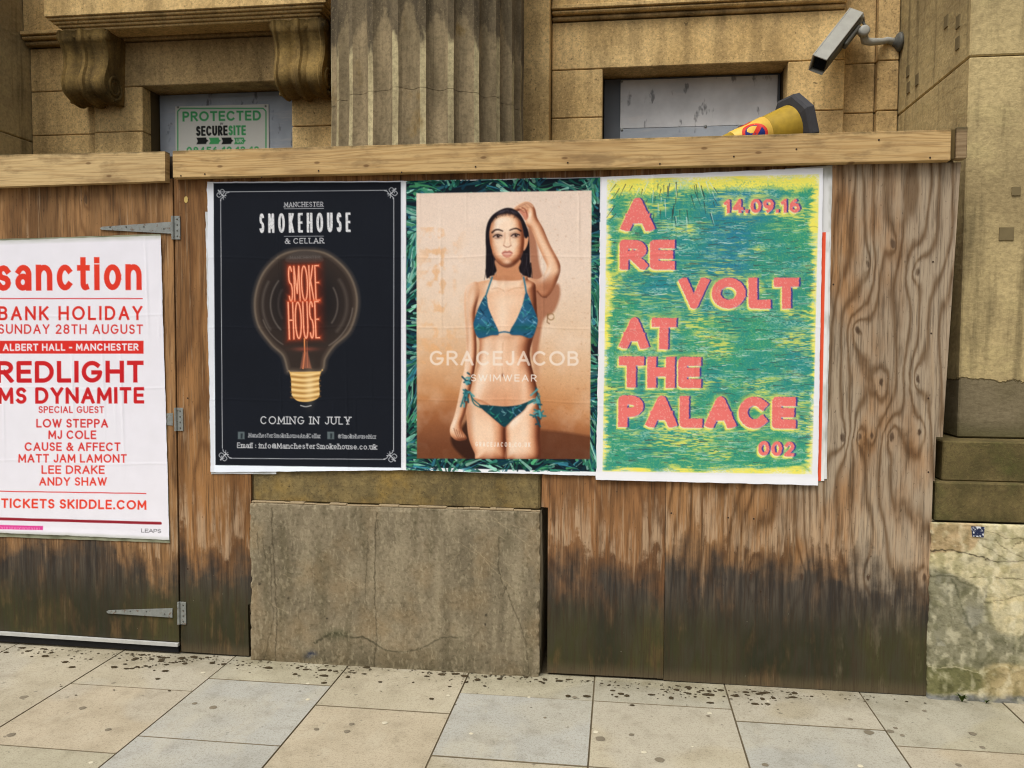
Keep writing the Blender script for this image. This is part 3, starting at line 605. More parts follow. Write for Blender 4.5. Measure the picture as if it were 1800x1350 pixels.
def art_revolt(nu, nv, quad):
    s = Sheet(quad, nu, nv, (238, 239, 243)); X, Y = s.X, s.Y
    R = np.random.default_rng(9)
    pr = [(1066, 314), (1441, 305), (1428, 834), (1058, 829)]
    sd = s.sd_poly(ALL, np.array(pr, float)); edge = -sd
    m = np.clip(edge/2, 0, 1)
    ln = fbm(X*.03, Y*.25, 3, 4); bl = fbm(X*.012, Y*.012, 6, 3); fine = fbm(X*.5, Y*.6, 15, 3); st = fbm(X*.06, Y*.5, 23, 3)
    yel = np.array([246, 236, 104.]); grn = np.array([48, 150, 124.]); teal = np.array([36, 140, 140.]); blu = np.array([38, 118, 168.])
    C = np.ones(s.C.shape)*yel
    q = np.clip((edge-3)/8+(ln-.5)*3.4+(bl-.5)*2.6+(fine-.5)*.6, 0, 1)
    top = np.clip((Y-(318+26*fbm(X*.02, X*0, 77)))/14, 0, 1); q = q*np.clip(top+(fine-.5), 0, 1)
    lt = np.clip((fbm(X*.018, Y*.05, 41, 4)-.46)*5, 0, 1)
    mixc = lambda C, a, c: C*(1-a[..., None])+c*a[..., None]
    C = mixc(C, q*.96, grn)
    b = np.clip(np.exp(-((X-1285)/70)**2-((Y-430)/120)**2)*1.1+np.exp(-((X-1330)/120)**2-((Y-355)/28)**2)*.6+np.exp(-((X-1390)/40)**2-((Y-560)/120)**2)*.45+np.exp(-((X-1110)/70)**2-((Y-500)/24)**2)*.8+(bl-.55)*1.2, 0, 1)*np.clip(.35+ln*1.1, 0, 1)
    C = mixc(C, q*np.clip(b*1.1, 0, 1)*.8, blu); C = mixc(C, q*np.clip((bl-.45)*3, 0, 1)*.5, teal)
    C = mixc(C, np.clip((st-.50)*5, 0, 1)*lt*.8, np.array([198, 216, 122.]))
    C = mixc(C, np.clip((fbm(X*.02, Y*.10, 61, 5)-.50)*6, 0, 1)*np.clip((fbm(X*.3, Y*.7, 62, 3)-.42)*5, 0, 1)*.6, np.array([176, 216, 190.]))
    C = mixc(C, np.clip((fbm(X*.015, Y*.04, 81, 4)-.55)*7, 0, 1)*np.clip((fbm(X*.1, Y*.6, 82, 3)-.4)*4, 0, 1)*.75, yel)
    C = mixc(C, np.clip((fine-.60)*4, 0, 1)*.18*np.clip((ln-.4)*4, 0, 1), np.array([196, 228, 226.]))
    wh = np.clip(1-edge/9+(fine-.5)*2.0, 0, 1)*np.clip((fbm(X*.03, Y*.03, 51)-.35)*3, 0, 1); C = mixc(C, wh*.8, np.array([238, 240, 240.]))
    s.C = mixc(s.C, m, C)
    for k in range(1100):
        x = R.uniform(1068, 1425); y = R.uniform(380, 815); L = R.uniform(4, 22); 
        s.line([(x, y), (x+L*.5, y+R.normal()*.8), (x+L, y+R.normal()*1.2-.02*L)], R.uniform(.7, 1.8), (74, 84, 80) if R.random() < .6 else (206, 228, 214), R.uniform(.5, .9), .5, True, .5, clip=m)
    for k in range(70):
        x = R.uniform(1075, 1255); y = R.uniform(318, 385); ang = math.radians(90+ (1180-x)*.35+R.normal()*6); L = R.uniform(9, 26)
        s.line([(x, y), (x+L*math.cos(ang), y+L*math.sin(ang))], 1.6, (58, 70, 66) if R.random() < .7 else (206, 226, 220), .8, .5, False, .5, clip=m)
    words = [('A', 1092, 405, 1148, 405, 58, 1.), ('RE', 1089, 472, 1185, 472, 52, 1.), ('VOLT', 1193, 540, 1404, 540, 54, 1.12), ('AT', 1089, 610, 1187, 612, 55, 1.), ('THE', 1087, 679, 1231, 680, 55, .9), ('PALACE', 1086, 749, 1398, 752, 56, 1.)]
    Dl = np.full(X.shape, 1e3)
    for t, x0, y0, x1, y1, h, sx in words:
        for k, c in enumerate(t):
            wid = (x1-x0)/len(t); Wg = GL[c][0]
        Dl = np.minimum(Dl, s.text_sd(t, (x0, y0), (x1, y1), h, .29, .1))
    for t, x0, y0, x1, y1, h in (('14.09.16', 1271, 374, 1406, 373, 25), ('002', 1331, 800, 1396, 802, 27)):
        Dl = np.minimum(Dl, s.text_sd(t, (x0, y0), (x1, y1), h, .25, .1)+.4)
    Dl += (fine-.5)*2.2
    sh = np.roll(np.roll(Dl, 3, 1), 0, 0); yl = np.roll(np.roll(Dl, -3, 1), 4, 0); wt = np.roll(np.roll(Dl, -1, 1), 2, 0)
    big = fbm(X*.02, Y*.02, 91)
    s.mix(ALL, np.clip(1-(Dl-1)/8, 0, 1)*np.clip((big-.3)*2.2, 0, 1)*.75*m, yel)
    s.mix(ALL, np.clip(.5-yl/2, 0, 1)*.9, yel); s.mix(ALL, np.clip(.5-sh/1.6, 0, 1)*.92, (64, 60, 146)); s.mix(ALL, np.clip(.5-wt/1.4, 0, 1)*.6, (238, 236, 232))
    s.mix(ALL, np.clip(.5-Dl/1.2, 0, 1), (240, 122, 116)); s.mix(ALL, np.clip(.5-Dl/1.2, 0, 1)*np.clip((fbm(X*.5, Y*.5, 19, 3)-.62)*8, 0, 1)*.4, (246, 206, 196))
    s.mul(ALL, .10*fbm(X*.02, Y*.01, 12), (.8, .8, .84))
    return s
def art_protected(nu, nv, quad):
    s = Sheet(quad, nu, nv, (205, 204, 194)); X, Y = s.X, s.Y; g = (74, 160, 98)
    x0, x1, y0 = 312.5, 467.5, 190.5
    s.line([(x0, 330), (x0, y0+5), (x0+5, y0), (x1-5, y0), (x1, y0+5), (x1, 330)], 2.2, g, .95)
    s.text('PROTECTED', (321, 213.5), (459, 211.5), 17.5, .2, g)
    s.text('BY', (387.5, 219), (392.5, 219), 3.4, .2, (60, 60, 60))
    s.text('SECURE', (345, 239), (400.5, 238), 17.5, .2, (36, 38, 36), .06); s.text('SITE', (402, 238), (432.5, 237.5), 17.5, .2, g, .06)
    for k, c in enumerate(((36, 38, 36), g, (36, 38, 36), g)):
        a = 345.5+k*22; s.poly([(a, 242), (a+17, 241.5), (a+18, 245), (a+21, 247), (a+18, 250), (a+17, 253), (a, 253.5), (a+2.5, 248)], c, .5, False)
    s.text('UK', (416, 250.5), (427, 250.5), 6.5, .2, (215, 214, 204))
    s.text('08456 12 13 13', (328, 272), (456, 271), 14, .2, g)
    for x, y in ((313, 188.5), (467, 186.5)): s.blob(x, y, 1.6, 1.6, (50, 50, 46), .9)
    return s
# ================================================================ materials of the place
BUFF = mat_stone('buff_sandstone', (202, 173, 120), (180, 151, 100), (118, 98, 64), .6, 1.4)
BUFF2 = mat_stone('buff_sandstone_sooty', (186, 158, 110), (160, 134, 90), (90, 76, 50), .8, 1.3)
def mat_pier():
    t = NT('pier_sandstone', .93, .15); a = t.noise(t.pos, 1.5, 5, .65); b = t.noise(t.pos, 40., 4, .7); c = t.noise(t.scaled(3.2, 3.2, 9.), 1., 5, .65); v = t.noise(t.scaled(12, 12, 1.2), 1., 4, .6)
    col = t.mix(t.step(a, .36, .62), lin((180, 161, 116), 1.25), lin((148, 131, 94), 1.25)); col = t.mix(t.step(c, .54, .62, 0, .6), col, lin((184, 166, 118), 1.1)); col = t.mix(t.step(v, .5, .72, 0, .6), col, lin((96, 86, 60)))
    e = t.m('ADD', t.z, t.m('MULTIPLY', t.m('SUBTRACT', t.noise(t.scaled(9, 9, 9), 1., 4, .7), .5), .10)); cem = t.mix(t.step(a, .4, .6), lin((128, 116, 90)), lin((108, 98, 72)))
    cem = t.mix(t.step(t.m('ADD', t.z, t.m('MULTIPLY', c, .1)), 1.42, 1.27, 0, .8), cem, lin((86, 82, 50)))
    up = t.step(e, 1.525, 1.535); col = t.mix(up, cem, col); col = t.mix(t.step(b, .35, .7, 0, .3), col, lin((70, 60, 42)))
    t.bump(t.m('ADD', t.m('ADD', b, t.m('MULTIPLY', c, 2.)), t.m('MULTIPLY', up, 3.)), .6, .006); return t.color(col)
PIER = mat_pier()
CEMENT = mat_stone('grey_cement_render', (122, 110, 82), (110, 98, 72), (84, 80, 52), .6, 1.0, 2.5, .3)
MOSSY = mat_stone('mossy_moulding_stone', (116, 102, 66), (86, 78, 48), (54, 52, 32), .8, 1.0, 5., .4, (84, 84, 46), .8)
JOINT = mat_plain('dark_mortar', (86, 72, 46), .95)
PEDTOP = mat_stone('lichen_stone', (142, 124, 82), (116, 102, 70), (76, 70, 50), .8, .95, 11., .5, (158, 130, 70))
BOARD_D = mat_plain('dark_grey_board', (104, 108, 112), .6, .9, .15, 4.)
CONSOLE = mat_stone('console_stone', (150, 124, 72), (118, 96, 56), (62, 52, 32), .75, 1.0, 5.)
def mat_board(name, c, k=1.):
    t = NT(name, .55, .4); n = t.noise(t.pos, 3.2, 4, .6); s = t.noise(t.scaled(16, 16, 7), 1., 3, .6); v = t.noise(t.scaled(5, 5, 26), 1., 4)
    col = t.mix(t.step(n, .3, .7), lin(c, k*.82), lin(c, k*1.14)); col = t.mix(t.step(s, .60, .70, 0, .7), col, lin((58, 60, 62), k)); col = t.mix(t.step(v, .5, .75, 0, .3), col, lin((176, 168, 162), k))
    t.bump(t.noise(t.pos, 60, 3), .15, .002); return t.color(col)
BOARD_R = mat_board('weathered_grey_paint', (166, 166, 165), 1.5); BOARD_L = mat_board('blue_grey_paint', (138, 144, 150), 1.35)
t_ = NT('galvanised_steel', .55, .4); t_.b.inputs['Metallic'].default_value = .3; _n = t_.noise(t_.pos, 34, 5, .65)
STEEL = t_.color(t_.mix(t_.step(t_.noise(t_.pos, 60, 3), .58, .70, 0, .7), t_.mix(_n, lin((104, 108, 104)), lin((160, 163, 158))), lin((104, 74, 48)))); t_.bump(_n, .25, .001)
BLACK = mat_plain('plain_black', (20, 20, 21), .7, 1.)
ALU = mat_plain('dull_aluminium', (190, 190, 184), .5, .9, .2, 20.)
GREYPLA = mat_plain('light_grey_camera_paint', (168, 168, 160), .45, .9, .2, 22.); GREYDK = mat_plain('dark_grey_camera_metal', (92, 92, 86), .5, .9, .3, 22.); LENS = mat_plain('dark_camera_glass', (16, 17, 18), .12, 1., .1)

def mat_column(fillet):
    """fluted shaft: brown-grey stone; wind-scoured pale edges low down, soot above a ragged tide line"""
    t = NT('column_fillet' if fillet else 'column_flute', .92, .15)
    ang = t.m('ARCTAN2', t.m('SUBTRACT', t.x, -1.155), t.m('SUBTRACT', .77, t.y))
    tide = t.m('ADD', t.m('MULTIPLY', t.m('ABSOLUTE', t.m('SINE', t.m('ADD', t.m('MULTIPLY', ang, 12.0), .974))), .0 if fillet else .22), t.m('MULTIPLY', t.noise(t.scaled(7, 7, 2.5), 1., 4, .7), .55))
    tide = t.m('ADD', tide, 3.02 if fillet else 2.98)
    up = t.step(t.m('SUBTRACT', t.z, tide), -.03, .05)
    b = t.noise(t.pos, 50., 4, .7); a = t.noise(t.scaled(8, 8, 2.), 1., 4, .6)
    if fillet: low = t.mix(t.step(a, .35, .7), lin((196, 182, 140), 1.1), lin((146, 132, 100), 1.1))
    else: low = t.mix(t.step(a, .32, .68), lin((152, 135, 104), 1.1), lin((116, 103, 78), 1.1))
    low = t.mix(t.step(t.noise(t.scaled(4, 4, 3), 1., 4), .6, .72, 0, .6), low, lin((136, 108, 52)))
    hi = t.mix(t.step(a, .4, .65), lin((116, 103, 80)), lin((80, 71, 56)))
    col = t.mix(up, low, hi); col = t.mix(t.step(b, .38, .7, 0, .4), col, lin((52, 44, 32))); col = t.mix(t.step(t.noise(t.pos, 85., 3, .6), .55, .7, 0, .4), col, lin((150, 136, 104)))
    t.bump(t.m('ADD', b, t.m('MULTIPLY', a, .8)), .5, .004); return t.color(col)

def knots_at(pts): return [(at(x, y).x, at(x, y).z) for x, y in pts]
def mat_plywood(name, x0, freq, warp, early, late, grey, greyness, knots=(), damp=.58, seed=0., contrast=.8):
    """rotary-cut ply: growth-ring contours that flow round the knots, sun-bleached, damp and algae rising from the pavement"""
    t = NT(name, .82, .2); x, z = t.x, t.z
    wx = t.noise(t.vec(t.m('MULTIPLY', x, 13.), t.m('MULTIPLY', z, 6.), seed+21), 1., 4., .6); wz = t.noise(t.vec(t.m('MULTIPLY', x, 12.), t.m('MULTIPLY', z, 7.), seed+27), 1., 3., .6)
    kx_ = t.m('ADD', x, t.m('MULTIPLY', t.m('SUBTRACT', wx, .5), .05)); kz_ = t.m('ADD', z, t.m('MULTIPLY', t.m('SUBTRACT', wz, .5), .09))
    n1 = t.noise(t.vec(t.m('MULTIPLY', x, 1.7), t.m('MULTIPLY', z, .62), seed), 1., 2., .5)
    n2 = t.noise(t.vec(t.m('MULTIPLY', x, 7.), t.m('MULTIPLY', z, 1.5), seed+3), 1., 3., .5)
    fld = t.m('ADD', t.m('ADD', t.m('MULTIPLY', x, freq), t.m('MULTIPLY', n1, warp)), t.m('MULTIPLY', n2, 2.4)); spot = None
    for i, (kx, kz) in enumerate(knots):
        d = t.m('SQRT', t.m('ADD', t.m('POWER', t.m('MULTIPLY', t.m('SUBTRACT', kx_, kx), 22.), 2.), t.m('POWER', t.m('MULTIPLY', t.m('SUBTRACT', kz_, kz), 10.), 2.)))
        e = t.m('EXPONENT', t.m('MULTIPLY', d, -1.0)); fld = t.m('ADD', fld, t.m('MULTIPLY', e, 2.3 if i % 2 else -1.9))
        q = t.step(d, .10, .26, 1., 0.); spot = q if spot is None else t.m('MAXIMUM', spot, q)
    ring = t.m('POWER', t.m('ADD', t.m('MULTIPLY', t.m('SINE', t.m('MULTIPLY', fld, 6.283)), .5), .5), 2.2)
    fine = t.noise(t.vec(t.m('MULTIPLY', x, 120.), t.m('MULTIPLY', z, 4.5), seed), 1., 4., .7); fib2 = t.noise(t.vec(t.m('MULTIPLY', x, 55.), t.m('MULTIPLY', z, 2.2), seed+33), 1., 4., .65); spk = t.noise(t.vec(t.m('MULTIPLY', x, 70.), 0., t.m('MULTIPLY', z, 38.)), 1., 3., .6)
    band = t.noise(t.vec(t.m('MULTIPLY', x, 5.), t.m('MULTIPLY', z, .9), seed+7), 1., 4., .6)
    col = t.mix(t.m('MULTIPLY', ring, contrast), lin(early), lin(late)); col = t.mix(t.step(band, .42, .66, 0, .55), col, lin(tuple(v*.72 for v in late)))
    gcol = t.mix(t.m('MULTIPLY', ring, contrast), lin(grey), lin((118, 96, 72)))
    gn = t.noise(t.vec(t.m('MULTIPLY', x, 3.1), t.m('MULTIPLY', z, 1.2), seed+11), 1., 4., .6)
    gx = t.m('ADD', t.m('MULTIPLY', t.step(x, .75, 1.15), .22 if greyness > .3 else 0.), greyness)
    col = t.mix(t.step(t.m('ADD', gn, t.m('SUBTRACT', gx, .5)), .38, .62), col, gcol)
    # raised silvery fibres just above the damp, then damp, then algae
    sv = t.noise(t.vec(t.m('MULTIPLY', x, 34.), t.m('MULTIPLY', z, 2.2), seed+5), 1., 4., .65); lo = t.noise(t.vec(t.m('MULTIPLY', x, 2.6), t.m('MULTIPLY', z, .8), seed+9), 1., 3., .5); md = t.noise(t.vec(t.m('MULTIPLY', x, 11.), t.m('MULTIPLY', z, 3.5), seed+15), 1., 4., .6)
    edge = t.m('ADD', damp, t.m('ADD', t.m('MULTIPLY', t.m('SUBTRACT', sv, .5), .26), t.m('ADD', t.m('MULTIPLY', t.m('SUBTRACT', lo, .5), .85), t.m('ADD', t.m('MULTIPLY', t.m('SUBTRACT', md, .5), .30), t.m('MULTIPLY', t.m('SUBTRACT', t.noise(t.vec(t.m('MULTIPLY', x, 9.), seed, t.m('MULTIPLY', z, 8.)), 1., 5., .65), .5), .36)))))
    h = t.m('SUBTRACT', z, edge)
    fib = t.m('MULTIPLY', t.m('MULTIPLY', t.step(h, .0, .06), t.step(h, .12, .32, 1., 0.)), t.step(sv, .42, .6))
    col = t.mix(t.m('MULTIPLY', fib, .7), col, lin((186, 158, 126)))
    wet = t.step(t.m('ADD', h, t.m('MULTIPLY', t.m('SUBTRACT', md, .5), .16)), .09, -.17)
    dcol = t.mix(t.step(sv, .35, .65), lin((84, 76, 66)), lin((48, 44, 40)))
    dcol = t.mix(t.m('MULTIPLY', ring, .35), dcol, lin((44, 40, 36)))
    alg = t.mix(t.step(lo, .35, .65), lin((66, 64, 36)), lin((44, 45, 29)))
    alg = t.mix(t.step(md, .45, .7, 0, .5), alg, lin((66, 60, 50)))
    dcol = t.mix(t.step(t.m('ADD', z, t.m('MULTIPLY', t.m('SUBTRACT', sv, .5), .2)), .50, .20), dcol, alg)
    dcol = t.mix(t.step(z, .09, .01), dcol, lin((84, 74, 54)))
    wet = t.m('MULTIPLY', wet, t.step(md, .25, .5, .72, 1.)); col = t.mix(wet, col, dcol)
    if spot is not None: col = t.mix(t.m('MULTIPLY', spot, .8), col, lin((74, 56, 42)))
    col = t.mix(t.step(fine, .44, .68, 0, .55), col, lin((58, 44, 31))); col = t.mix(t.step(fib2, .56, .72, 0, .5), col, lin((64, 50, 36))); col = t.mix(t.m('MULTIPLY', t.step(fib2, .44, .30, 0, .32), t.m('SUBTRACT', 1.0, t.m('MULTIPLY', wet, .97))), col, lin((196, 170, 136)))
    col = t.mix(t.step(spk, .62, .72, 0, .5), col, lin((50, 38, 27)))
    sp = t.noise(t.vec(t.m('MULTIPLY', x, 60.), 0., t.m('MULTIPLY', z, 90.)), 1., 1.); col = t.mix(t.m('MULTIPLY', wet, t.step(sp, .80, .83)), col, lin((170, 166, 150)))
    t.bump(t.m('ADD', fine, t.m('MULTIPLY', ring, .35)), .35, .0025)
    return t.color(col)
PLY1 = mat_plywood('plywood_warm', 0, 7., 9., (160, 116, 72), (118, 80, 46), (160, 142, 116), .16, (), .58, 1.3)
PLY2 = mat_plywood('plywood_middle', 0, 7., 10., (154, 110, 70), (112, 76, 46), (158, 138, 114), .20, knots_at([(1205, 1000)]), .60, 4.1)
PLY3 = mat_plywood('plywood_bleached', 0, 14., 10., (162, 120, 78), (114, 80, 48), (168, 150, 126), .37,
    knots_at([(1525, 463), (1508, 585), (1569, 430), (1612, 475), (1550, 675), (1614, 668), (1480, 765), (1510, 768), (1535, 765), (1568, 766), (1615, 762), (1320, 1012), (1410, 1012), (1528, 1014), (1625, 1014)]), .60, 2.2, 1.0)
PLYD = mat_plywood('plywood_door', 0, 8., 10., (160, 120, 78), (116, 82, 50), (158, 143, 120), .25, knots_at([(262, 905), (150, 350)]), .56, 8.7)
def mat_timber(name, c1, c2, seed):
    t = NT(name, .8, .2); x, z = t.x, t.z
    n = t.noise(t.vec(t.m('MULTIPLY', x, .8), seed, t.m('MULTIPLY', z, 9.)), 1., 3.); f = t.m('ADD', t.m('MULTIPLY', z, 34.), t.m('MULTIPLY', n, 9.))
    ring = t.m('POWER', t.m('ADD', t.m('MULTIPLY', t.m('SINE', t.m('MULTIPLY', f, 6.283)), .5), .5), 2.); fine = t.noise(t.vec(t.m('MULTIPLY', x, 4.), seed, t.m('MULTIPLY', z, 110.)), 1., 4., .7); smu = t.noise(t.scaled(5, 5, 14), 1., 4, .65)
    col = t.mix(t.m('MULTIPLY', ring, .55), lin(c1), lin(c2)); col = t.mix(t.step(t.noise(t.pos, 2.2, 3), .45, .7, 0, .5), col, lin((150, 120, 82)))
    col = t.mix(t.step(fine, .45, .7, 0, .45), col, lin((104, 78, 50))); col = t.mix(t.step(smu, .52, .7, 0, .5), col, lin((122, 98, 66)))
    v = t.t.nodes.new('ShaderNodeTexVoronoi'); v.voronoi_dimensions = '2D'; t.put(v.inputs['Vector'], t.vec(t.m('MULTIPLY', x, 2.1), t.m('MULTIPLY', z, 5.), 0.)); v.inputs['Scale'].default_value = 1.
    col = t.mix(t.step(v.outputs['Distance'], .018, .045, .7, 0.), col, lin((96, 66, 40)))
    mz = t.m('ADD', z, t.m('MULTIPLY', t.noise(t.scaled(14, 14, 14), 1., 4, .7), .05))
    col = t.mix(t.step(mz, 2.705, 2.732, 0, .85), col, lin((74, 66, 40)))
    t.bump(t.m('ADD', fine, t.m('MULTIPLY', ring, .4)), .3, .002); return t.color(col)
RAIL = mat_timber('sawn_softwood', (200, 168, 116), (166, 130, 80), 1.); RAIL2 = mat_timber('sawn_softwood_pale', (206, 178, 128), (176, 144, 96), 5.); POST = mat_timber('old_grey_timber', (150, 128, 96), (116, 94, 66), 9.)
def mat_flag(name, c1, c2, patch):
    t = NT(name, .8, .25); a = t.noise(t.pos, 1.7, 4, .6); b = t.noise(t.pos, 9., 4, .65); g = t.noise(t.pos, 170., 2); sp = t.noise(t.pos, 26., 2, .4)
    col = t.mix(t.step(a, .35, .65), lin(c1, .74), lin(c2, .74)); col = t.mix(t.step(t.noise(t.pos, 1.1, 2), .5, .56, 0, .6), col, lin(patch, .74))
    col = t.mix(t.step(b, .45, .75, 0, .3), col, lin((126, 116, 92), .7)); col = t.mix(t.step(sp, .70, .76, 0, .5), col, lin((88, 80, 68), .7)); col = t.mix(t.step(g, .5, .66, 0, .3), col, lin((110, 100, 80), .7)); col = t.mix(t.step(t.noise(t.pos, 75., 3, .6), .52, .68, 0, .32), col, lin((122, 112, 90), .7)); col = t.mix(t.step(t.noise(t.scaled(6, 3, 1), 1., 4, .6), .52, .68, 0, .28), col, lin((212, 204, 180), .72))
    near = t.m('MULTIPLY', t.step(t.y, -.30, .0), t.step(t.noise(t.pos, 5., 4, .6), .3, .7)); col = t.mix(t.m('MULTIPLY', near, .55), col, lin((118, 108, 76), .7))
    t.bump(t.m('ADD', b, g), .2, .002); return t.color(col)
FLAGS = [mat_flag('flag_buff', (204, 194, 168), (190, 180, 154), (198, 192, 174)), mat_flag('flag_grey', (194, 193, 182), (185, 184, 173), (196, 191, 172)), mat_flag('flag_warm', (206, 193, 166), (192, 179, 152), (196, 189, 170)), mat_flag('flag_green', (197, 190, 164), (185, 178, 152), (189, 185, 168))]
t_ = NT('printed_paper', .75, .08); PRINT = t_.color(t_.mix(1.0, t_.attr('print'), t_.ramp(t_.noise(t_.pos, 9, 3), [(0., (.90, .90, .89, 1)), (1., (1, 1, 1, 1))]), 'MULTIPLY')); t_.bump(t_.noise(t_.pos, 120, 2), .05, .001)
t_ = NT('stained_stone', .9, .2); _n = t_.noise(t_.pos, 60, 4, .7); PAINTED = t_.color(t_.mix(1.0, t_.attr('print'), t_.ramp(_n, [(.25, (.78, .77, .74, 1)), (.7, (1.06, 1.06, 1.06, 1))]), 'MULTIPLY')); t_.bump(t_.m('ADD', _n, t_.noise(t_.pos, 14, 4)), .5, .005)

def sheet_mesh(name, S, corners, y, wr=.0, seed=0, back=None):
    """the grid of a Sheet laid between four world corners (tl, tr, br, bl) on the plane y, gently cockled; colours go in the attribute 'print'"""
    A = [np.array(c, float) for c in corners]; u, v = S.u[..., None], S.v[..., None]
    P = (A[0]*(1-u)+A[1]*u)*(1-v)+(A[3]*(1-u)+A[2]*u)*v
    if wr:
        x, z = P[..., 0], P[..., 2]
        w = fbm(x*3.2, z*1.1, seed, 3)*1.0+np.maximum(0, fbm(x*7, z*1.6, seed+5, 2)-.55)*1.6+np.maximum(0, 1-np.abs(S.v-1)*40)*fbm(x*5, z*0, seed+8)*1.8
        rr = np.random.default_rng(seed+100)
        for fv in (.26, .5, .75) if back is None else (): w = w+.22*np.exp(-((S.v-fv-.004*np.sin(S.u*9+seed))/.0035)**2)
        for k in range(9 if back is None else 0):
            u0, va, vl = rr.random(), rr.random(), rr.uniform(.06, .3); w = w+rr.uniform(.5, 1.3)*np.exp(-((S.u-u0-.02*(S.v-va))/.006)**2)*np.clip(1-np.abs(S.v-va)/vl, 0, 1)
        P[..., 1] = y-wr*w
        rag = .004 if back is None else 0; eu = np.clip(1-np.minimum(S.u, 1-S.u)/.015, 0, 1); ev = np.clip(1-np.minimum(S.v, 1-S.v)/.01, 0, 1)
        P[..., 0] += rag*eu*(fbm(z*22, x*0, seed+60, 3)-.5)*np.where(S.u < .5, 2, -1); P[..., 2] += rag*ev*(fbm(x*18, z*0, seed+61, 3)-.5)
    nu, nv = S.nu, S.nv; n = nu*nv; i = np.arange(n).reshape(nv, nu)
    F = np.stack([i[:-1, :-1], i[1:, :-1], i[1:, 1:], i[:-1, 1:]], -1).reshape(-1, 4)
    V = P.reshape(-1, 3); C = np.clip(S.C.reshape(-1, 3)/255, 0, 1); C = np.where(C <= .04045, C/12.92, ((C+.055)/1.055)**2.4)
    if back is not None:                                          # a solid block behind the painted face
        x0, x1, z0, z1 = V[:, 0].min(), V[:, 0].max(), V[:, 2].min(), V[:, 2].max(); y0 = y+.03
        V = np.vstack([V, [(x, yy, z) for x in (x0, x1) for yy in (y0, back) for z in (z0, z1)]]); k = n
        C = np.vstack([C, np.tile(C.mean(0), (8, 1))])
        F = np.vstack([F, np.array([[0, 1, 5, 4], [2, 6, 7, 3], [0, 2, 3, 1], [4, 5, 7, 6], [1, 3, 7, 5], [0, 4, 6, 2]])+k])
        b = np.concatenate([i[0, :], i[1:, -1], i[-1, -2::-1], i[-2:0:-1, 0]])                 # skirt round the face
        ed = np.minimum(np.minimum(S.u, 1-S.u)*(x1-x0), np.minimum(S.v, 1-S.v)*(z1-z0)); ch = np.clip(1-ed/.02, 0, 1)*np.clip(fbm(P[..., 0]*23, P[..., 2]*17, seed+40, 3)-.42, 0, 1)*.045
        V[:n, 1] += ch.ravel()*.6; V[:n, 0] += (ch*np.where(S.u < .5, 1, -1)*(np.minimum(S.u, 1-S.u)*(x1-x0) < .02)).ravel()*.5
        r = V[b].copy(); r[:, 1] = y0+.03; k2 = len(V); V = np.vstack([V, r]); C = np.vstack([C, C[b]*.8]); m = len(b); q = np.arange(m)
        F = np.vstack([F, np.stack([b, np.roll(b, -1), k2+(q+1) % m, k2+q], -1)])
    me = bpy.data.meshes.new(name); me.vertices.add(len(V)); me.vertices.foreach_set('co', V.astype(np.float32).ravel())
    me.loops.add(F.size); me.loops.foreach_set('vertex_index', F.astype(np.int32).ravel()); me.polygons.add(len(F)); me.polygons.foreach_set('loop_start', np.arange(0, F.size, 4, dtype=np.int32))
    me.update(calc_edges=True)
    at_ = me.color_attributes.new('print', 'FLOAT_COLOR', 'POINT'); at_.data.foreach_set('color', np.hstack([C, np.ones((len(C), 1))]).astype(np.float32).ravel())
    return me

# ================================================================ the ground
b = MB(); b.add([(-250, -250, -.14), (250, -250, -.14), (250, 250, -.14), (-250, 250, -.14)], [(0, 1, 2, 3)])
tag(b.build('ground', mat_plain('asphalt', (70, 70, 70), .9, 1., .3, 30.)), kind='structure')
pave = MB().box(-9, 8, -5.2, 1.6, -.139, -.0045, .004).build('pavement', mat_plain('sandy_joint_bed', (112, 100, 76), .95, .7, .5, 9.)); tag(pave, kind='structure')
XL = [-2.687+.645*i for i in range(-5, 12)]
CJ = {5: -.445, 6: -.2915, 7: -.506, 8: -.278, 9: -.277, 10: -.398, 11: -.536, 4: -.93, 3: -.33, 2: -.55, 12: -.35, 13: -.6, 14: -.3, 1: -.5, 0: -.3, 15: -.45}
TONE = {(5, 0): 0, (5, 1): 2, (6, 0): 3, (6, 1): 1, (6, 2): 1, (7, 0): 0, (7, 1): 2, (8, 0): 3, (8, 1): 1, (9, 0): 3, (9, 1): 0, (10, 0): 0, (10, 1): 1, (11, 0): 3, (11, 1): 2, (4, 0): 0}
rg = random.Random(3); GRIME = mat_plain('joint_grime', (128, 116, 92), .95, .7)
for i in range(len(XL)-1):
    y1 = .02; y0 = CJ.get(i, -.4); k = 0
    while y0 > -3.3:
        m = FLAGS[TONE.get((i, k), rg.choice([0, 0, 1, 2, 3]))]; h = rg.uniform(-.0015, .0015)
        fo = MB().box(XL[i]+.002, XL[i+1]-.002, y0+.002, y1-.002, -.05, h, .002).build('flagstone', [m, GRIME], pave)
        for p in fo.data.polygons: p.material_index = 0 if p.normal.z > .9 else 1
        y1 = y0; y0 -= .612; k += 1

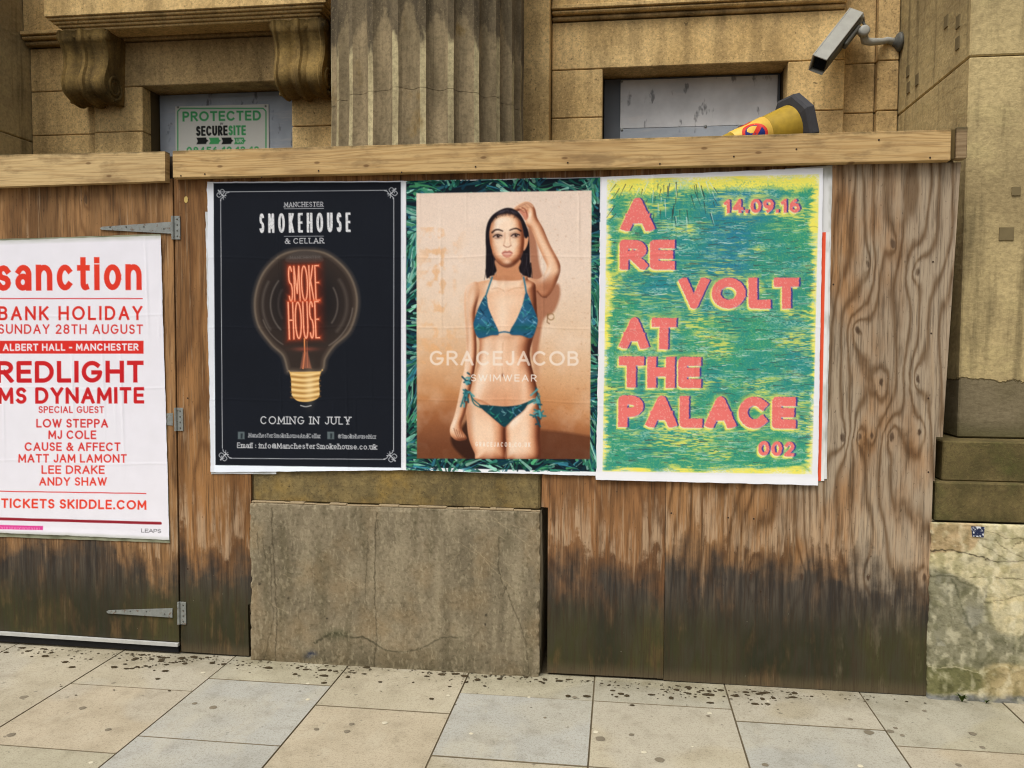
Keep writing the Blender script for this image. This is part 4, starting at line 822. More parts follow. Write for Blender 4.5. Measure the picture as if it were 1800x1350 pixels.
# ================================================================ the stone building
bld = tag(empty('stone_building', (-1.155, .9, 0)), 'soot-stained buff sandstone building with fluted column behind the plywood hoarding', 'building')
YF = 1.20
fac = MB()
for x0, x1, y0, z0, z1 in ((-9, -4.1, 1.36, 0, 7), (-4.14, -3.26, 1.30, 0, 7), (-2.19, -.125, 1.30, 0, 7), (1.01, 1.75, 1.34, 0, 7), (1.70, 8, 1.36, 0, 7), (-3.262, -2.188, 1.47, 0, 7), (-.127, 1.012, 1.47, 0, 7), (-3.262, -2.188, 1.31, 3.47, 7), (-.127, 1.012, 1.31, 3.47, 7)):
    fac.box(x0, x1, y0, 1.9, z0, z1, .001)
fac.box(-9, 8, .35, 1.9, 7.002, 10, .01)
wall = fac.build('facade_wall', JOINT, bld)
def block(x0, x1, y0, y1, z0, z1, m=None, parent=None, name='ashlar_block', c=.005):
    g = .0022; return MB().box(x0+g, x1-g, y0+rg.uniform(-.002, .002), y1, z0+g, z1-g, c).build(name, m or BUFF, parent or wall)
ZS = [1.94, 2.24, 2.54, 2.84, 3.14, 3.443]
for z0, z1 in zip(ZS, ZS[1:]):
    block(-.452, -.124, YF, 1.46, z0, z1); block(1.008, 1.348, YF, 1.46, z0, z1, BUFF2 if z1 < 3.2 else BUFF)
    block(-3.62, -3.258, YF, 1.46, z0, z1); block(-2.192, -1.86, YF, 1.46, z0, z1)
    block(-4.118, -3.62, YF+.035, 1.29, z0, z1); block(1.348, 1.55, 1.29, 1.33, z0, z1+.0, BUFF2); block(1.55, 1.678, 1.25, 1.33, z0, z1, BUFF2)
block(-.452, 1.348, YF, 1.46, 3.443, 3.742); block(-3.62, -1.86, YF, 1.46, 3.443, 3.742, BUFF2); block(-4.118, -3.62, YF+.035, 1.29, 3.443, 3.742)
block(1.348, 1.55, 1.29, 1.33, 3.443, 5.2, BUFF2); block(1.55, 1.678, 1.25, 1.33, 3.443, 5.2, BUFF2)
for x0, x1 in ((-.452, 1.348), (-4.118, -1.86)):
    block(x0, x1, YF-.02, 1.29, 3.745, 3.775, BUFF2, name='band_moulding', c=.008); block(x0, x1, YF-.05, 1.29, 3.775, 3.80, BUFF, name='band_moulding', c=.008); block(x0, x1, YF-.065, 1.29, 3.80, 3.83, BUFF, name='band_moulding', c=.004)
    block(x0, x1, YF-.03, 1.29, 3.832, 4.5); block(x0, x1, YF, 1.29, 4.5, 5.4); block(x0, x1, YF, 1.29, 5.4, 7.0)
block(-1.86, -.452, 1.07, 1.29, .9, 2.2); block(-1.86, -.452, 1.07, 1.29, 2.2, 4.4); block(-1.86, -.452, 1.07, 1.29, 4.4, 7.0)
# boarded windows
wr = tag(MB().box(-.12, 1.004, 1.41, 1.44, 1.9, 3.44, .003).build('boarded_window', BOARD_D, bld), None)
p0 = at(1091, 130, 1.395); p1 = at(1372, 218, 1.395)
pn = MB().box(p0.x, .985, 1.392, 1.409, p1.z+.0, 3.425, .002).build('board_panel', BOARD_R, wr); MB().box(p0.x, .985, 1.386, 1.409, 2.55, p1.z-.004, .002).build('bottom_strip', BOARD_L, wr)
for px, py in ((1093, 228), (1240, 222), (1300, 222), (1372, 216), (1372, 184), (1093, 143)):
    q = at(px, py, 1.385); MB().lathe([(.009, 0), (.009, .004), (.005, .007)], frame(q, (0, -1, 0)), 10).build('bolt', STEEL, wr)
wl_ = MB().box(-3.252, -2.196, 1.40, 1.43, 1.9, 3.44, .003).build('boarded_window', BOARD_L, bld)
MB().box(-2.86, -2.22, 1.392, 1.399, 2.3, 3.41, .002).build('board_panel', BOARD_L, wl_)
# hood over the left window, carried on two consoles
ha = at(77, 31, .90); hb = at(572, 3, .90); hz = (ha.z+hb.z)/2; ct = at(140, 56, 1.0).z
hood = MB().box(ha.x, hb.x, .90, YF-.07, hz, hz+.30, .004); st = (hz-ct)/4
for k in range(4):
    e = .016+.020*k; hood.box(ha.x+e, hb.x-e, .90+e, YF-.07, hz-st*(k+1), hz-st*k-.0005, .004)
hood.build('window_hood', BUFF, bld)
def console(px0, px1, ztop):
    xa, xb = at(px0, 100, 1.0).x, at(px1, 100, 1.0).x; w = xb-xa; c = empty('console', (xa+w/2, 1.19, ztop-.43), bld)
    prof = [(.985, 0.), (.985, -.05), (1.0, -.075), (1.022, -.12), (1.03, -.18), (1.018, -.24), (.998, -.29), (.99, -.335), (1.005, -.378), (1.04, -.40), (1.09, -.42), (1.15, -.425), (1.19, -.41)]
    P = spline(prof, 4, False); nu = 33; v = []; f = []
    for i, (y, dz) in enumerate(P):
        d = P[min(i+1, len(P)-1)]-P[max(i-1, 0)]; L = math.hypot(*d)+1e-9; ny, nz = d[1]/L, -d[0]/L       # outward normal (towards the street, down)
        tp = 1-.10*min(1, -dz/.42)
        for k in range(nu):
            u = k/(nu-1); rib = .022*abs(math.sin(u*math.pi*3))**.7+.016*(abs(u-.5) > .41)+.014*(abs(u-.5) < .055)
            v.append((xa+w/2+(u-.5)*w*tp, y+ny*rib, ztop+dz+nz*rib))
    n = len(P); f = [[i*nu+k, i*nu+k+1, (i+1)*nu+k+1, (i+1)*nu+k] for i in range(n-1) for k in range(nu-1)]
    s0 = len(v)
    for k in (0, nu-1): v += [(v[i*nu+k][0], 1.199, v[i*nu+k][2]) for i in range(n)]
    for e, k in enumerate((0, nu-1)): f += [[i*nu+k, (i+1)*nu+k, s0+e*n+i+1, s0+e*n+i] for i in range(n-1)]
    b = MB().add(v, f); b.build('scroll_body', CONSOLE, c, smooth=False)
    M = frame((xa-.012, 1.0, ztop-.032), (1, 0, 0)); W = w+.024
    MB().lathe([(.020, 0), (.034, .004), (.034, W*.16), (.026, W*.19), (.026, W*.26), (.032, W*.36), (.024, W*.44), (.032, W*.5), (.024, W*.56), (.032, W*.64), (.026, W*.74), (.026, W*.81), (.034, W*.84), (.034, W-.004), (.020, W)], M, 18).build('top_roll', CONSOLE, c, smooth=True)
    for sx in (xa+w*.05-.004, xb-w*.05+.004):
        sp = [(sx, 1.085+(.075*(1-a/15))*math.cos(a), ztop-.345+(.075*(1-a/15))*math.sin(a)) for a in np.linspace(-1.6, 11, 44)]
        MB().tube(sp, [.013*(1-i/70) for i in range(44)], 7).build('volute', CONSOLE, c, smooth=True)
console(107, 190, ct); console(480, 572, ct)
# piers
pr = empty('pier', (2.3, .78, 0), bld); pl = empty('pier', (-4.7, .78, 0), bld)
for z0, z1, m in ((1.238, 3.112, PIER), (3.112, 4.7, PIER), (4.7, 7., PIER)): block(1.681, 2.95, .22, 1.335, z0, z1, m, pr, 'stone_block', .007)
for z0, z1 in ((.0, 1.5), (1.5, 3.1), (3.1, 4.7), (4.7, 7.)): block(-5.4, -4.12, .22, 1.335, z0, z1, PIER, pl, 'stone_block', .007)
MB().box(at(1657, 800, .075).x, 3.1, .075, 1.3, 1.043, 1.2365, .006).build('base_moulding', MOSSY, pr); MB().box(at(1644, 880, .03).x, 3.15, .03, 1.3, .853, 1.0425, .006).build('base_moulding', MOSSY, pr)
PATCH = mat_plain('old_fixing_patch', (122, 108, 76), .95, .9)
for px, py, w, h in ((1769, 411, .034, .032), (1786, 336, .02, .022)):
    q = at(px, py, .22); MB().box(q.x-w, q.x+w, .2165, .23, q.z-h, q.z+h, .001).build('stone_patch', PATCH, pr)
for px, py in ((1596, 125), (1597, 154), (1612, 140), (1663, 38), (1683, 76), (1684, 38)):
    d = _r*((px-900)/FPX)-_u*((py-675)/FPX)+_f; q = Vector(CAM)+d*(1.681/d.x); MB().box(1.678, 1.69, q.y-.024, q.y+.024, q.z-.032, q.z+.032, .001).build('stone_patch', PATCH, pr)
# plinth of the right pier: broken, limewashed, algae-stained
def art_plinth(nu, nv, quad):
    s = Sheet(quad, nu, nv, (206, 195, 156)); X, Y = s.X, s.Y; s.X = X = X+16*(fbm(X*.035, Y*.035, 71)-.5)+5*(fbm(X*.2, Y*.2, 72)-.5); s.Y = Y = Y+16*(fbm(X*.035, Y*.035, 73)-.5)+5*(fbm(X*.2, Y*.2, 74)-.5); K = lambda p: [(1540+x/2.596, 740+y/2.596) for x, y in p]
    n = fbm(X*.05, Y*.05, 3); s.mix(ALL, np.clip((n-.45)*4, 0, 1)*.7, (176, 168, 138)); s.mix(ALL, np.clip((fbm(X*.03, Y*.06, 13)-.5)*5, 0, 1)*.6, (214, 198, 152))
    s.poly(K([(240, 470), (430, 478), (440, 520), (385, 585), (240, 595)]), (190, 162, 122), 1.5, True, .8); s.line(K([(240, 597), (380, 592), (480, 620), (560, 632), (900, 648)]), 2., (66, 58, 42), .9, .8, True)
    s.poly(K([(230, 690), (350, 700), (430, 765), (475, 830), (480, 925), (570, 962), (680, 950), (900, 960), (900, 1100), (680, 1085), (460, 1115), (230, 1110)]), (120, 118, 96), 5, True, .8)
    s.mix(ALL, np.clip((fbm(X*.04, Y*.025, 5)-.5)*5, 0, 1)*.6*((Y > 1005) & (Y < 1130)&(X<1720)), (154, 152, 138))
    s.poly(K([(230, 1118), (500, 1128), (520, 1180), (440, 1225), (230, 1232)]), (94, 94, 56), 5, True, .8); s.poly(K([(470, 1130), (560, 1105), (900, 1095), (900, 1262), (500, 1262)]), (172, 154, 112), 7, True, .75); s.poly(K([(230, 1235), (420, 1245), (900, 1262), (900, 1330), (230, 1330)]), (112, 115, 118), 4, False, .8)
    s.line(K([(240, 1118), (350, 1118), (430, 1132), (520, 1118), (560, 1125)]), 1.3, (206, 196, 160), .8, .7, True)
    for a, b in (((490, 530), (625, 640)), ((430, 540), (545, 625)), ((470, 500), (760, 540)), ((620, 580), (700, 500)), ((480, 820), (760, 730)), ((400, 705), (760, 712)), ((640, 490), (560, 560))): s.line(K([a, b]), 1.1, (84, 76, 54), .65, .7)
    s.line(K([(330, 720), (372, 800), (400, 900), (420, 960)]), 3.5, (78, 78, 58), .6, 1.5, True); s.line(K([(270, 700), (340, 705), (420, 752), (470, 820)]), 3, (80, 78, 56), .6, 1.5, True)
    s.blob(*K([(635, 715)])[0], 3, 3, (56, 48, 36), .9); s.mul(ALL, np.clip((fbm(X*.22, Y*.22, 21)-.5)*3, 0, 1)*.5, (.6, .6, .56)); s.mix(ALL, np.clip((fbm(X*.12, Y*.06, 27)-.52)*5, 0, 1)*.5, (226, 218, 188)); s.mul(ALL, np.clip((fbm(X*.09, Y*.05, 37)-.52)*5, 0, 1)*.5, (.66, .67, .58)); return s
px0, px1 = 1638, 1990
S = art_plinth(240, 300, [(1638, 920), (2260, 921), (2260, 1277), (1636, 1229)])
cs = [at(1638, 920, -.02), at(2260, 921, -.02), at(2260, 1277, -.02), at(1636, 1229, -.02)]
x0, z1, x1 = cs[0].x, .8525, 3.2; cs = [(x0, -.02, z1), (x1, -.02, z1), (x1, -.02, -.011), (x0, -.02, -.011)]
link('plinth', sheet_mesh('plinth', S, cs, -.02, .008, 3, 1.3), PAINTED, pr)
# pedestal of the column
pe = empty('pedestal', (-1.16, .77, 0), bld)
def art_pedestal(nu, nv, quad):
    s = Sheet(quad, nu, nv, (138, 126, 103)); X, Y = s.X, s.Y; s.X = X = X+7*(fbm(X*.04, Y*.04, 71)-.5)+3.5*(fbm(X*.2, Y*.2, 72)-.5); s.Y = Y = Y+9*(fbm(X*.04, Y*.04, 73)-.5)+3.5*(fbm(X*.2, Y*.2, 74)-.5); K = lambda p: [(400+x/3, 800+y/3) for x, y in p]
    n = fbm(X*.016, Y*.016, 3); s.mix(ALL, np.clip((n-.42)*3.5, 0, 1)*.75, (114, 104, 84)); v = fbm(X*.07, Y*.009, 8, 4); s.mix(ALL, np.clip((v-.5)*4, 0, 1)*.6, (156, 144, 118)); s.mix(ALL, np.clip((.42-v)*5, 0, 1)*.45, (96, 88, 66)); s.mix(ALL, np.clip((fbm(X*.02, Y*.02, 31)-.5)*4, 0, 1)*.4, (142, 120, 88))
    for p, w, a in (([(245, 275), (252, 560), (262, 720), (268, 800), (258, 1085)], 1.7, .65), ([(232, 480), (240, 700), (248, 830), (215, 1000), (190, 1080)], 1.5, .5), ([(790, 290), (782, 500), (785, 800), (783, 1105)], 1.5, .8), ([(745, 380), (738, 560), (735, 755)], 1.8, .5), ([(170, 400), (168, 510)], 1.6, .6), ([(200, 430), (205, 540)], 1.4, .5), ([(1440, 400), (1432, 560), (1450, 640), (1500, 740), (1580, 960), (1600, 1140)], 2.2, .5), ([(345, 440), (352, 490)], 1.5, .5), ([(885, 400), (892, 450)], 1.5, .5), ([(795, 330), (800, 430)], 1.5, .7), ([(1480, 660), (1460, 720)], 2, .5)):
        s.line(K(p), w, (70, 62, 46), a, .9, True)
    s.line(K([(470, 980), (560, 922), (640, 945), (720, 950), (830, 1005), (950, 1020), (1050, 985), (1150, 942), (1245, 940)]), 3.2, (66, 62, 46), .85, 1.6, True, 1.4); s.blob(*K([(580, 930)])[0], 20, 8, (78, 78, 56), .8); s.poly(K([(470, 980), (570, 930), (830, 1005), (1050, 990), (1250, 945), (1300, 1130), (470, 1110)]), (96, 88, 68), 8, True, .35)
    s.blob(*K([(440, 1042)])[0], 10, 5, (56, 62, 82), .9, -15); s.blob(*K([(1480, 420)])[0], 14, 24, (92, 84, 64), .6)
    for a, b in (((1290, 310), (1640, 375)), ((1390, 300), (1600, 455)), ((1280, 440), (1560, 745)), ((1150, 560), (1230, 490)), ((300, 620), (400, 660)), ((240, 770), (330, 830)), ((1200, 420), (1420, 560)), ((560, 600), (720, 690)), ((1300, 300), (1470, 420))): s.line(K([a, b]), .9, (176, 160, 128), .6, .6)
    for x, y in ((1375, 820), (1365, 872), (330, 740), (180, 668), (530, 850)): s.blob(*K([(x, y)])[0], 1.8, 1.8, (48, 42, 34), .9)
    s.mul(ALL, np.clip((Y-(1128+.05*(X-443)))/24, 0, 1)*np.clip(fbm(X*.05, Y*.05, 7)*1.6-.2, 0, 1)*.5, (.62, .62, .56)); s.mul(ALL, np.clip((fbm(X*.25, Y*.25, 21)-.5)*3, 0, 1)*.55, (.68, .68, .64)); s.mix(ALL, np.clip((fbm(X*.35, Y*.12, 27, 3)-.58)*6, 0, 1)*.45, (172, 160, 132)); return s
S = art_pedestal(440, 250, [(443, 884), (952, 893), (952, 1186), (443, 1160)])
link('lower_block', sheet_mesh('lower_block', S, [(-1.936, -.03, .846), (-.387, -.03, .846), (-.387, -.03, -.011), (-1.936, -.03, -.011)], -.03, .006, 5, 1.5), PAINTED, pe)
MB().box(-1.934, -.392, .004, 1.5, .848, 1.2, .012).build('upper_course', PEDTOP, pe)
rb = MB(); R_ = random.Random(5); xx = -1.93                                # crumbling mortar lip between the two
while xx < -.40:
    w = R_.uniform(.03, .11); hh = R_.uniform(.004, .013); rb.box(xx, min(xx+w, -.39), -.026+R_.uniform(0, .008), .003, .8465, .8465+hh, .003); xx += w*.97
tag(rb.build('mortar_lip', mat_plain('pale_mortar', (156, 138, 108), .95, .9), pe), kind='stuff')
# fluted column
colm = empty('column', (-1.155, .77, 1.2), bld); FI, FL = mat_column(True), mat_column(False)
zj = at(745, 152, .2).z
def drum(z0, z1, r0, r1, rough0, rough1):
    v = []; f = []; mm = []; rows = [z0+(z1-z0)*k/6 for k in range(7)]; ring = []
    for k in range(24):
        a0 = (k-.42)*15.0
        for q in (0., 3.3): ring.append((a0+q, 0., 0))
        for q in range(1, 8): t = q/8; ring.append((a0+3.3+11.7*t, .036*math.sin(math.pi*t)**.75, 1))
    n = len(ring)
    for j, z in enumerate(rows):
        for i, (a, d, m) in enumerate(ring):
            r = r0+(r1-r0)*j/6-d; A = rad(a); dz = 0
            if j == 0: dz = rough0*(vnoise(np.array(i*.37), np.array(3.), 2)-.5)
            if j == 6: dz = rough1*(vnoise(np.array(i*.37), np.array(3.), 2)-.5)
            if (j == 0 and rough0) or (j == 6 and rough1): r -= .003+.008*float(vnoise(np.array(i*.6), np.array(8.), 4))
            v.append((-1.155+r*math.sin(A), .77-r*math.cos(A), z+float(dz)))
    for j in range(6):
        for i in range(n):
            f.append((j*n+i, j*n+(i+1) % n, (j+1)*n+(i+1) % n, (j+1)*n+i)); mm.append(0 if (i % 9) == 0 else 1)
    f += [tuple(range(n))[::-1], tuple(6*n+i for i in range(n))]; mm += [1, 1]
    b = MB(); b.v, b.f, b.m = v, f, mm; b.build('drum', [FI, FL], colm)
drum(1.42, zj-.0015, .582, .574, 0, .012); drum(zj+.001, 5.0, .574, .562, .012, .0); drum(5.003, 7., .562, .54, 0, 0)
MB().lathe([(.70, 0), (.745, .03), (.755, .07), (.735, .12), (.66, .14), (.62, .17), (.64, .19), (.62, .215)], frame((-1.155, .77, 1.201), (0, 0, 1), (0, 1, 0)), 48).build('column_base', BUFF2, colm, smooth=True)

# ================================================================ the hoarding
hd = tag(empty('plywood_hoarding', (-.4, 0, 0)), 'weathered plywood hoarding with sawn timber top rail, fly-posted and dark with damp at its foot', 'hoarding')
ZT = 2.562
def ply(poly, m, name='plywood_sheet', parent=hd, y=0.): return MB().prism(poly, y, y+.018).build(name, m, parent)
ply([(-2.352, .012), (-1.964, .008), (-1.966, .29), (-1.943, .292), (-1.941, 1.06), (-1.12, 1.06), (-1.12, ZT), (-2.352, ZT)], PLY1)
ply([(-.350, .010), (.236, .014), (.236, ZT), (-1.117, ZT), (-1.117, 1.06), (-.385, 1.06), (-.385, .868), (-.352, .866)], PLY2, y=.001)
ply([(.2385, .006), (1.492, .004), (1.493, ZT), (.2385, ZT)], PLY3)
ply([(1.505, 1.262), (1.535, 1.262), (1.578, ZT-.004), (1.496, ZT-.004), (1.4955, 1.05), (1.505, 1.05)], PLY3, 'scribed_strip', y=.012)
xr = at(1672, 255, -.045).x
MB().box(at(303, 290, -.046).x, xr, -.046, -.001, 2.5635-.008, 2.698, .004).build('top_rail', RAIL, hd)
MB().box(-2.34, 1.55, .022, .066, 2.50, 2.676, .004).build('back_rail', POST, hd)
e0 = at(1681, 250, -.03).x; MB().box(e0, at(1700, 250, -.03).x, -.034, .02, 2.566, 2.712, .004).build('end_batten', POST, hd); MB().box(xr+.002, e0-.001, -.022, .02, 2.566, 2.705, .003).build('spacer', mat_plain('dark_old_wood', (92, 76, 44), .9), hd)
for x in (-2.305, -1.12, .237, 1.44): MB().box(x-.03, x+.03, .022, .10, .0, 2.49, .003).build('post', POST, hd)
MB().box(.30, 1.52, .068, .95, 2.65, 2.668, .002).build('cover_board', POST, hd)
nb = MB()
for px, py in ((318, 309), (360, 306), (706, 303), (836, 293), (998, 286), (1160, 288), (1290, 275), (1635, 277), (1545, 246), (1400, 262), (560, 300), (460, 312)):
    q = at(px, py, -.047); nb.lathe([(.0045, 0), (.004, .0015)], frame(q, (0, -1, 0)), 8)
for px, py in ((330, 351), (1465, 500), (1637, 586), (1632, 700), (1280, 910), (1325, 912), (1337, 1040), (1640, 460), (1632, 830), (330, 700), (330, 1000), (1180, 902)):
    q = at(px, py, -.0008); nb.lathe([(.0045, 0), (.004, .001)], frame(q, (0, -1, 0)), 8)
tag(nb.build('nail_heads', mat_plain('rusty_nail', (58, 42, 30), .8), hd), kind='stuff')
q = at(327, 351, -.001); MB().lathe([(.011, 0), (.010, .001)], frame(q, (0, -1, 0)) @ Matrix.Diagonal((1, 1.6, 1, 1)), 14).build('filled_knot', mat_plain('pale_filler', (214, 186, 110), .7, .9), hd)
# door leaf on tee hinges
dr = empty('door', (-2.36, 0, 0), hd)
MB().prism([(-4.25, .082), (-2.362, .066), (-2.359, ZT), (-4.25, ZT)], -.003, .015).build('door_leaf', PLYD, dr)
a0, a1, c0, c1 = at(290, 266, -.05), at(290, 318, -.05), at(0, 272, -.05), at(0, 328, -.05)
sl0, sl1 = (a0.z-c0.z)/(a0.x-c0.x), (a1.z-c1.z)/(a1.x-c1.x); XD = -4.25
MB().prism([(XD, a1.z+sl1*(XD-a1.x)), (a1.x, a1.z), (a0.x, a0.z), (XD, a0.z+sl0*(XD-a0.x))], -.05, -.004).build('door_rail', RAIL2, dr)
MB().box(a0.x-.03, -2.345, .0195, .07, .1, 2.685, .003).build('door_stile', mat_plain('gap_shade_wood', (52, 44, 34), .9), dr)  # near-black colour stands in for the shade in the gap between the rails
b = MB().prism([(-4.25, .062), (-2.36, .045), (-2.36, .062), (-4.25, .080)], -.022, -.004); b.build('drip_bar', ALU, dr)
MB().prism([(-4.25, .018), (-2.362, .010), (-2.362, .0435), (-4.25, .060)], -.010, .010).build('black_strip', BLACK, dr)  # plain black strip filling the gap under the drip bar
for k, (yt, yb, xt) in enumerate(((390, 411, 180), (726, 748, 180), (1069, 1085, 191))):
    q0, q1, tip = at(304, yt, -.004), at(304, yb, -.004), at(xt, (yt+yb)/2+(1 if k < 2 else -2), -.004)
    h = MB().prism([(tip.x, tip.z-.008), (q1.x, q1.z), (q0.x, q0.z), (tip.x, tip.z+.008), (tip.x-.010, tip.z)], -.0105 if k != 1 else -.006, -.0035)
    zc = (q0.z+q1.z)/2; xh = -2.358
    h.box(xh+.004, xh+.040, -.006, -.001, zc-.062, zc+.062, .001); h.lathe([(.0075, 0), (.0075, .124)], frame((xh, -.009, zc-.062), (0, 0, 1), (0, 1, 0)), 10)
    for t in (.12, .4, .65, .88) if k != 1 else (): h.lathe([(.005, 0), (.0035, .002)], frame((q0.x+(tip.x-q0.x)*t, -.0106, zc+(tip.z-zc)*t+.006*(-1)**int(t*10)), (0, -1, 0)), 8, 1)
    for dz in (-.045, -.015, .015, .045): h.lathe([(.005, 0), (.0035, .002)], frame((xh+.024, -.0061, zc+dz), (0, -1, 0)), 8, 1)
    h.build('tee_hinge', [STEEL, GREYDK], dr)

# ================================================================ posters
GP = 'posters pasted on the hoarding'
def poster(fn, quad, y, label, nu=None, nv=None, wr=.0032, seed=0, name='poster', parent=None):
    nu = nu or int(quad[1][0]-quad[0][0]); nv = nv or int(quad[3][1]-quad[0][1])
    S = fn(nu, nv, quad); cs = [at(px, py, y) for px, py in quad]
    o = link(name, sheet_mesh(name, S, cs, y, wr, seed), PRINT, parent, None, True)
    return tag(o, label, 'poster', GP)
def plain(nu, nv, quad, base=(228, 230, 232), stripe=None, dirt=.5):
    s = Sheet(quad, nu, nv, base); s.mul(ALL, np.clip((fbm(s.X*.06, s.Y*.03, 5)-.45)*3, 0, 1)*dirt, (.72, .72, .68))
    if stripe: s.mix(ALL, np.clip(.5-(np.abs(s.u-stripe[0])-stripe[1])/.01, 0, 1)*(s.v > stripe[2]), stripe[3])
    return s
poster(lambda a, b, q: plain(a, b, q, (222, 222, 220), None, .8), [(1380, 296), (1463, 291), (1453, 842), (1375, 845)], -.0022, 'tattered pale old poster edge furthest right behind the green and pink poster', 40, 120, .001, 31, 'old_poster')
poster(lambda a, b, q: plain(a, b, q, (236, 236, 234), (.900, .036, -.1, (238, 92, 60))), [(1360, 412), (1458, 408), (1449, 845), (1355, 850)], -.0034, 'old poster margin with an orange-red stripe showing beside the green and pink poster', 120, 120, .001, 33, 'old_poster')
poster(lambda a, b, q: plain(a, b, q, (218, 222, 226), None, .7), [(361, 372), (480, 371), (486, 833), (371, 833)], -.0022, 'ragged white old poster edge sticking out left of the dark bulb poster', 40, 120, .001, 35, 'old_poster')
poster(lambda a, b, q: plain(a, b, q, (150, 152, 128), None, .9), [(-47, 422), (282, 411), (299, 954), (-47, 942)], -.0064, 'greenish old poster edge showing under the white poster on the door', 60, 80, .001, 37, 'old_poster')
poster(art_sanction, [(-45, 424), (283, 414), (298, 949), (-45, 934)], -.0092, 'white poster with red lettering for a bank holiday night on the hoarding door', seed=2)
poster(art_smokehouse, [(364, 320), (710, 318), (710, 826), (371, 830)], -.0048, 'dark navy poster with glowing filament bulb and thin white ornamental frame', seed=4)
poster(art_swimwear, [(709, 318), (1060, 311), (1052, 836), (709, 826)], -.0080, 'swimwear poster of a dark-haired woman in a teal bikini with palm leaf border', seed=6)
poster(art_revolt, [(1057, 311), (1447, 295), (1437, 853), (1048, 843)], -.0125, 'green and yellow block print poster with big pink letters', seed=8)
# security notice on the boarded window
S = art_protected(164, 118, [(308, 187), (472, 183), (473, 300), (309, 303)])
yq = 1.384; cs = [at(308, 187, yq), at(472, 183, yq), at(473, 300, yq), at(309, 303, yq)]
sg = tag(empty('warning_sign', cs[3]), 'white sign with green border and lettering fixed to the boarded left window', 'sign')
link('sign_face', sheet_mesh('sign_face', S, cs, yq), PRINT, sg)
MB().box(cs[0].x+.002, cs[1].x-.002, yq+.001, 1.3915, cs[2].z+.005, min(cs[0].z, cs[1].z)-.003, .001).build('backing_panel', ALU, sg)

# ================================================================ traffic cone lying on top of the hoarding
Cc = at(1302, 250, .20); cone = tag(empty('traffic_cone', (Cc.x, .2, 2.668)), 'dirty yellow no-waiting cone with dark base lying on its side on the hoarding', 'traffic cone')
CL, CB, CT = .46, .118, .028; HB = .155
el = math.atan2(HB-CT, CL); yaw = rad(24)
ax = Vector((-math.cos(el)*math.cos(yaw), -math.cos(el)*math.sin(yaw), -math.sin(el)))          # base -> tip
ctr = at(1400, 200, .32); base_c = Vector((ctr.x-.02, .36, 2.670+HB*math.cos(el)+.03*math.sin(el)))
Mc = frame(base_c, ax, (0, 0, 1))
YEL = mat_plain('grubby_yellow_plastic', (168, 138, 42), .6, .9, .45, 24.); SLV = mat_plain('yellow_reflective_sleeve', (228, 186, 82), .5, .95, .25, 20.); CBASE = mat_plain('black_recycled_rubber', (66, 66, 68), .85, .9, .25, 30.)
cr = lambda h: CB+(CT-CB)*h/CL
MB().lathe([(cr(0), 0), (cr(.17), .17)], Mc, 32, cap=False).lathe([(cr(.36), .36), (cr(CL), CL), (CT*.6, CL+.004)], Mc, 32).build('cone_body', YEL, cone, smooth=True)
MB().lathe([(cr(.168), .168), (cr(.168)+.002, .169), (cr(.362)+.002, .361), (cr(.362), .363)], Mc, 32, cap=False).build('sleeve', SLV, cone, smooth=True)
ob = [(HB*(1 if abs(math.cos(a)) > .5 else 1)*x, HB*y) for a, x, y in ((0, 1, .42), (0, .42, 1), (0, -.42, 1), (0, -1, .42), (0, -1, -.42), (0, -.42, -1), (0, .42, -1), (0, 1, -.42))]
b = MB(); v = []
for h, k in ((-.045, 1.), (-.008, 1.), (.004, .93), (.012, .74)): v += [Mc @ Vector((x*k, y*k, h)) for x, y in ob]
b.add(v, [[r*8+i, r*8+(i+1) % 8, (r+1)*8+(i+1) % 8, (r+1)*8+i] for r in range(3) for i in range(8)]+[list(range(8))[::-1], [24+i for i in range(8)]])
b.build('base_plate', CBASE, cone)
def cone_disc(a0, h0, r0, r1, col, name, off, slash=False):
    v = []; n = 28
    rows = [(r0, k) for k in range(n)]+[(r1, k) for k in range(n)]
    if slash: pts = [(-r1*.72-.008, r1*.72-.008), (-r1*.72+.008, r1*.72+.008), (r1*.72+.008, -r1*.72+.008), (r1*.72-.008, -r1*.72-.008)]
    else: pts = [(r*math.cos(2*math.pi*k/n), r*math.sin(2*math.pi*k/n)) for r, k in rows]
    if slash: pts = [tuple(np.array(pts[0])*(1-t)+np.array(pts[3])*t) for t in np.linspace(0, 1, 8)]+[tuple(np.array(pts[1])*(1-t)+np.array(pts[2])*t) for t in np.linspace(0, 1, 8)]
    for x, y in pts:
        h = h0+y; r = cr(h)+.002+off; v.append(Mc @ Vector((r*math.cos(a0+x/r), r*math.sin(a0+x/r), h)))
    f = [[k, k+1, 8+k+1, 8+k] for k in range(7)] if slash else [[k, (k+1) % n, n+(k+1) % n, n+k] for k in range(n)]+([list(range(n))] if r0 > .001 and name == 'blue_disc' else [])
    MB().add(v, f).build(name, col, cone)
BLU = mat_plain('sign_blue', (30, 44, 110), .4, 1.); REDM = mat_plain('sign_red', (206, 56, 40), .4, 1.)
to_cam = (Mc.inverted() @ Vector(CAM)); ac = math.atan2(to_cam.y, to_cam.x)
for da in (.15, .15+2.1, .15-2.1):
    cone_disc(ac+da, .262, .050, .066, REDM, 'red_ring', .0006); cone_disc(ac+da, .262, .0012, .051, BLU, 'blue_disc', .0008); cone_disc(ac+da, .262, 0, .058, REDM, 'red_slash', .0016, True)

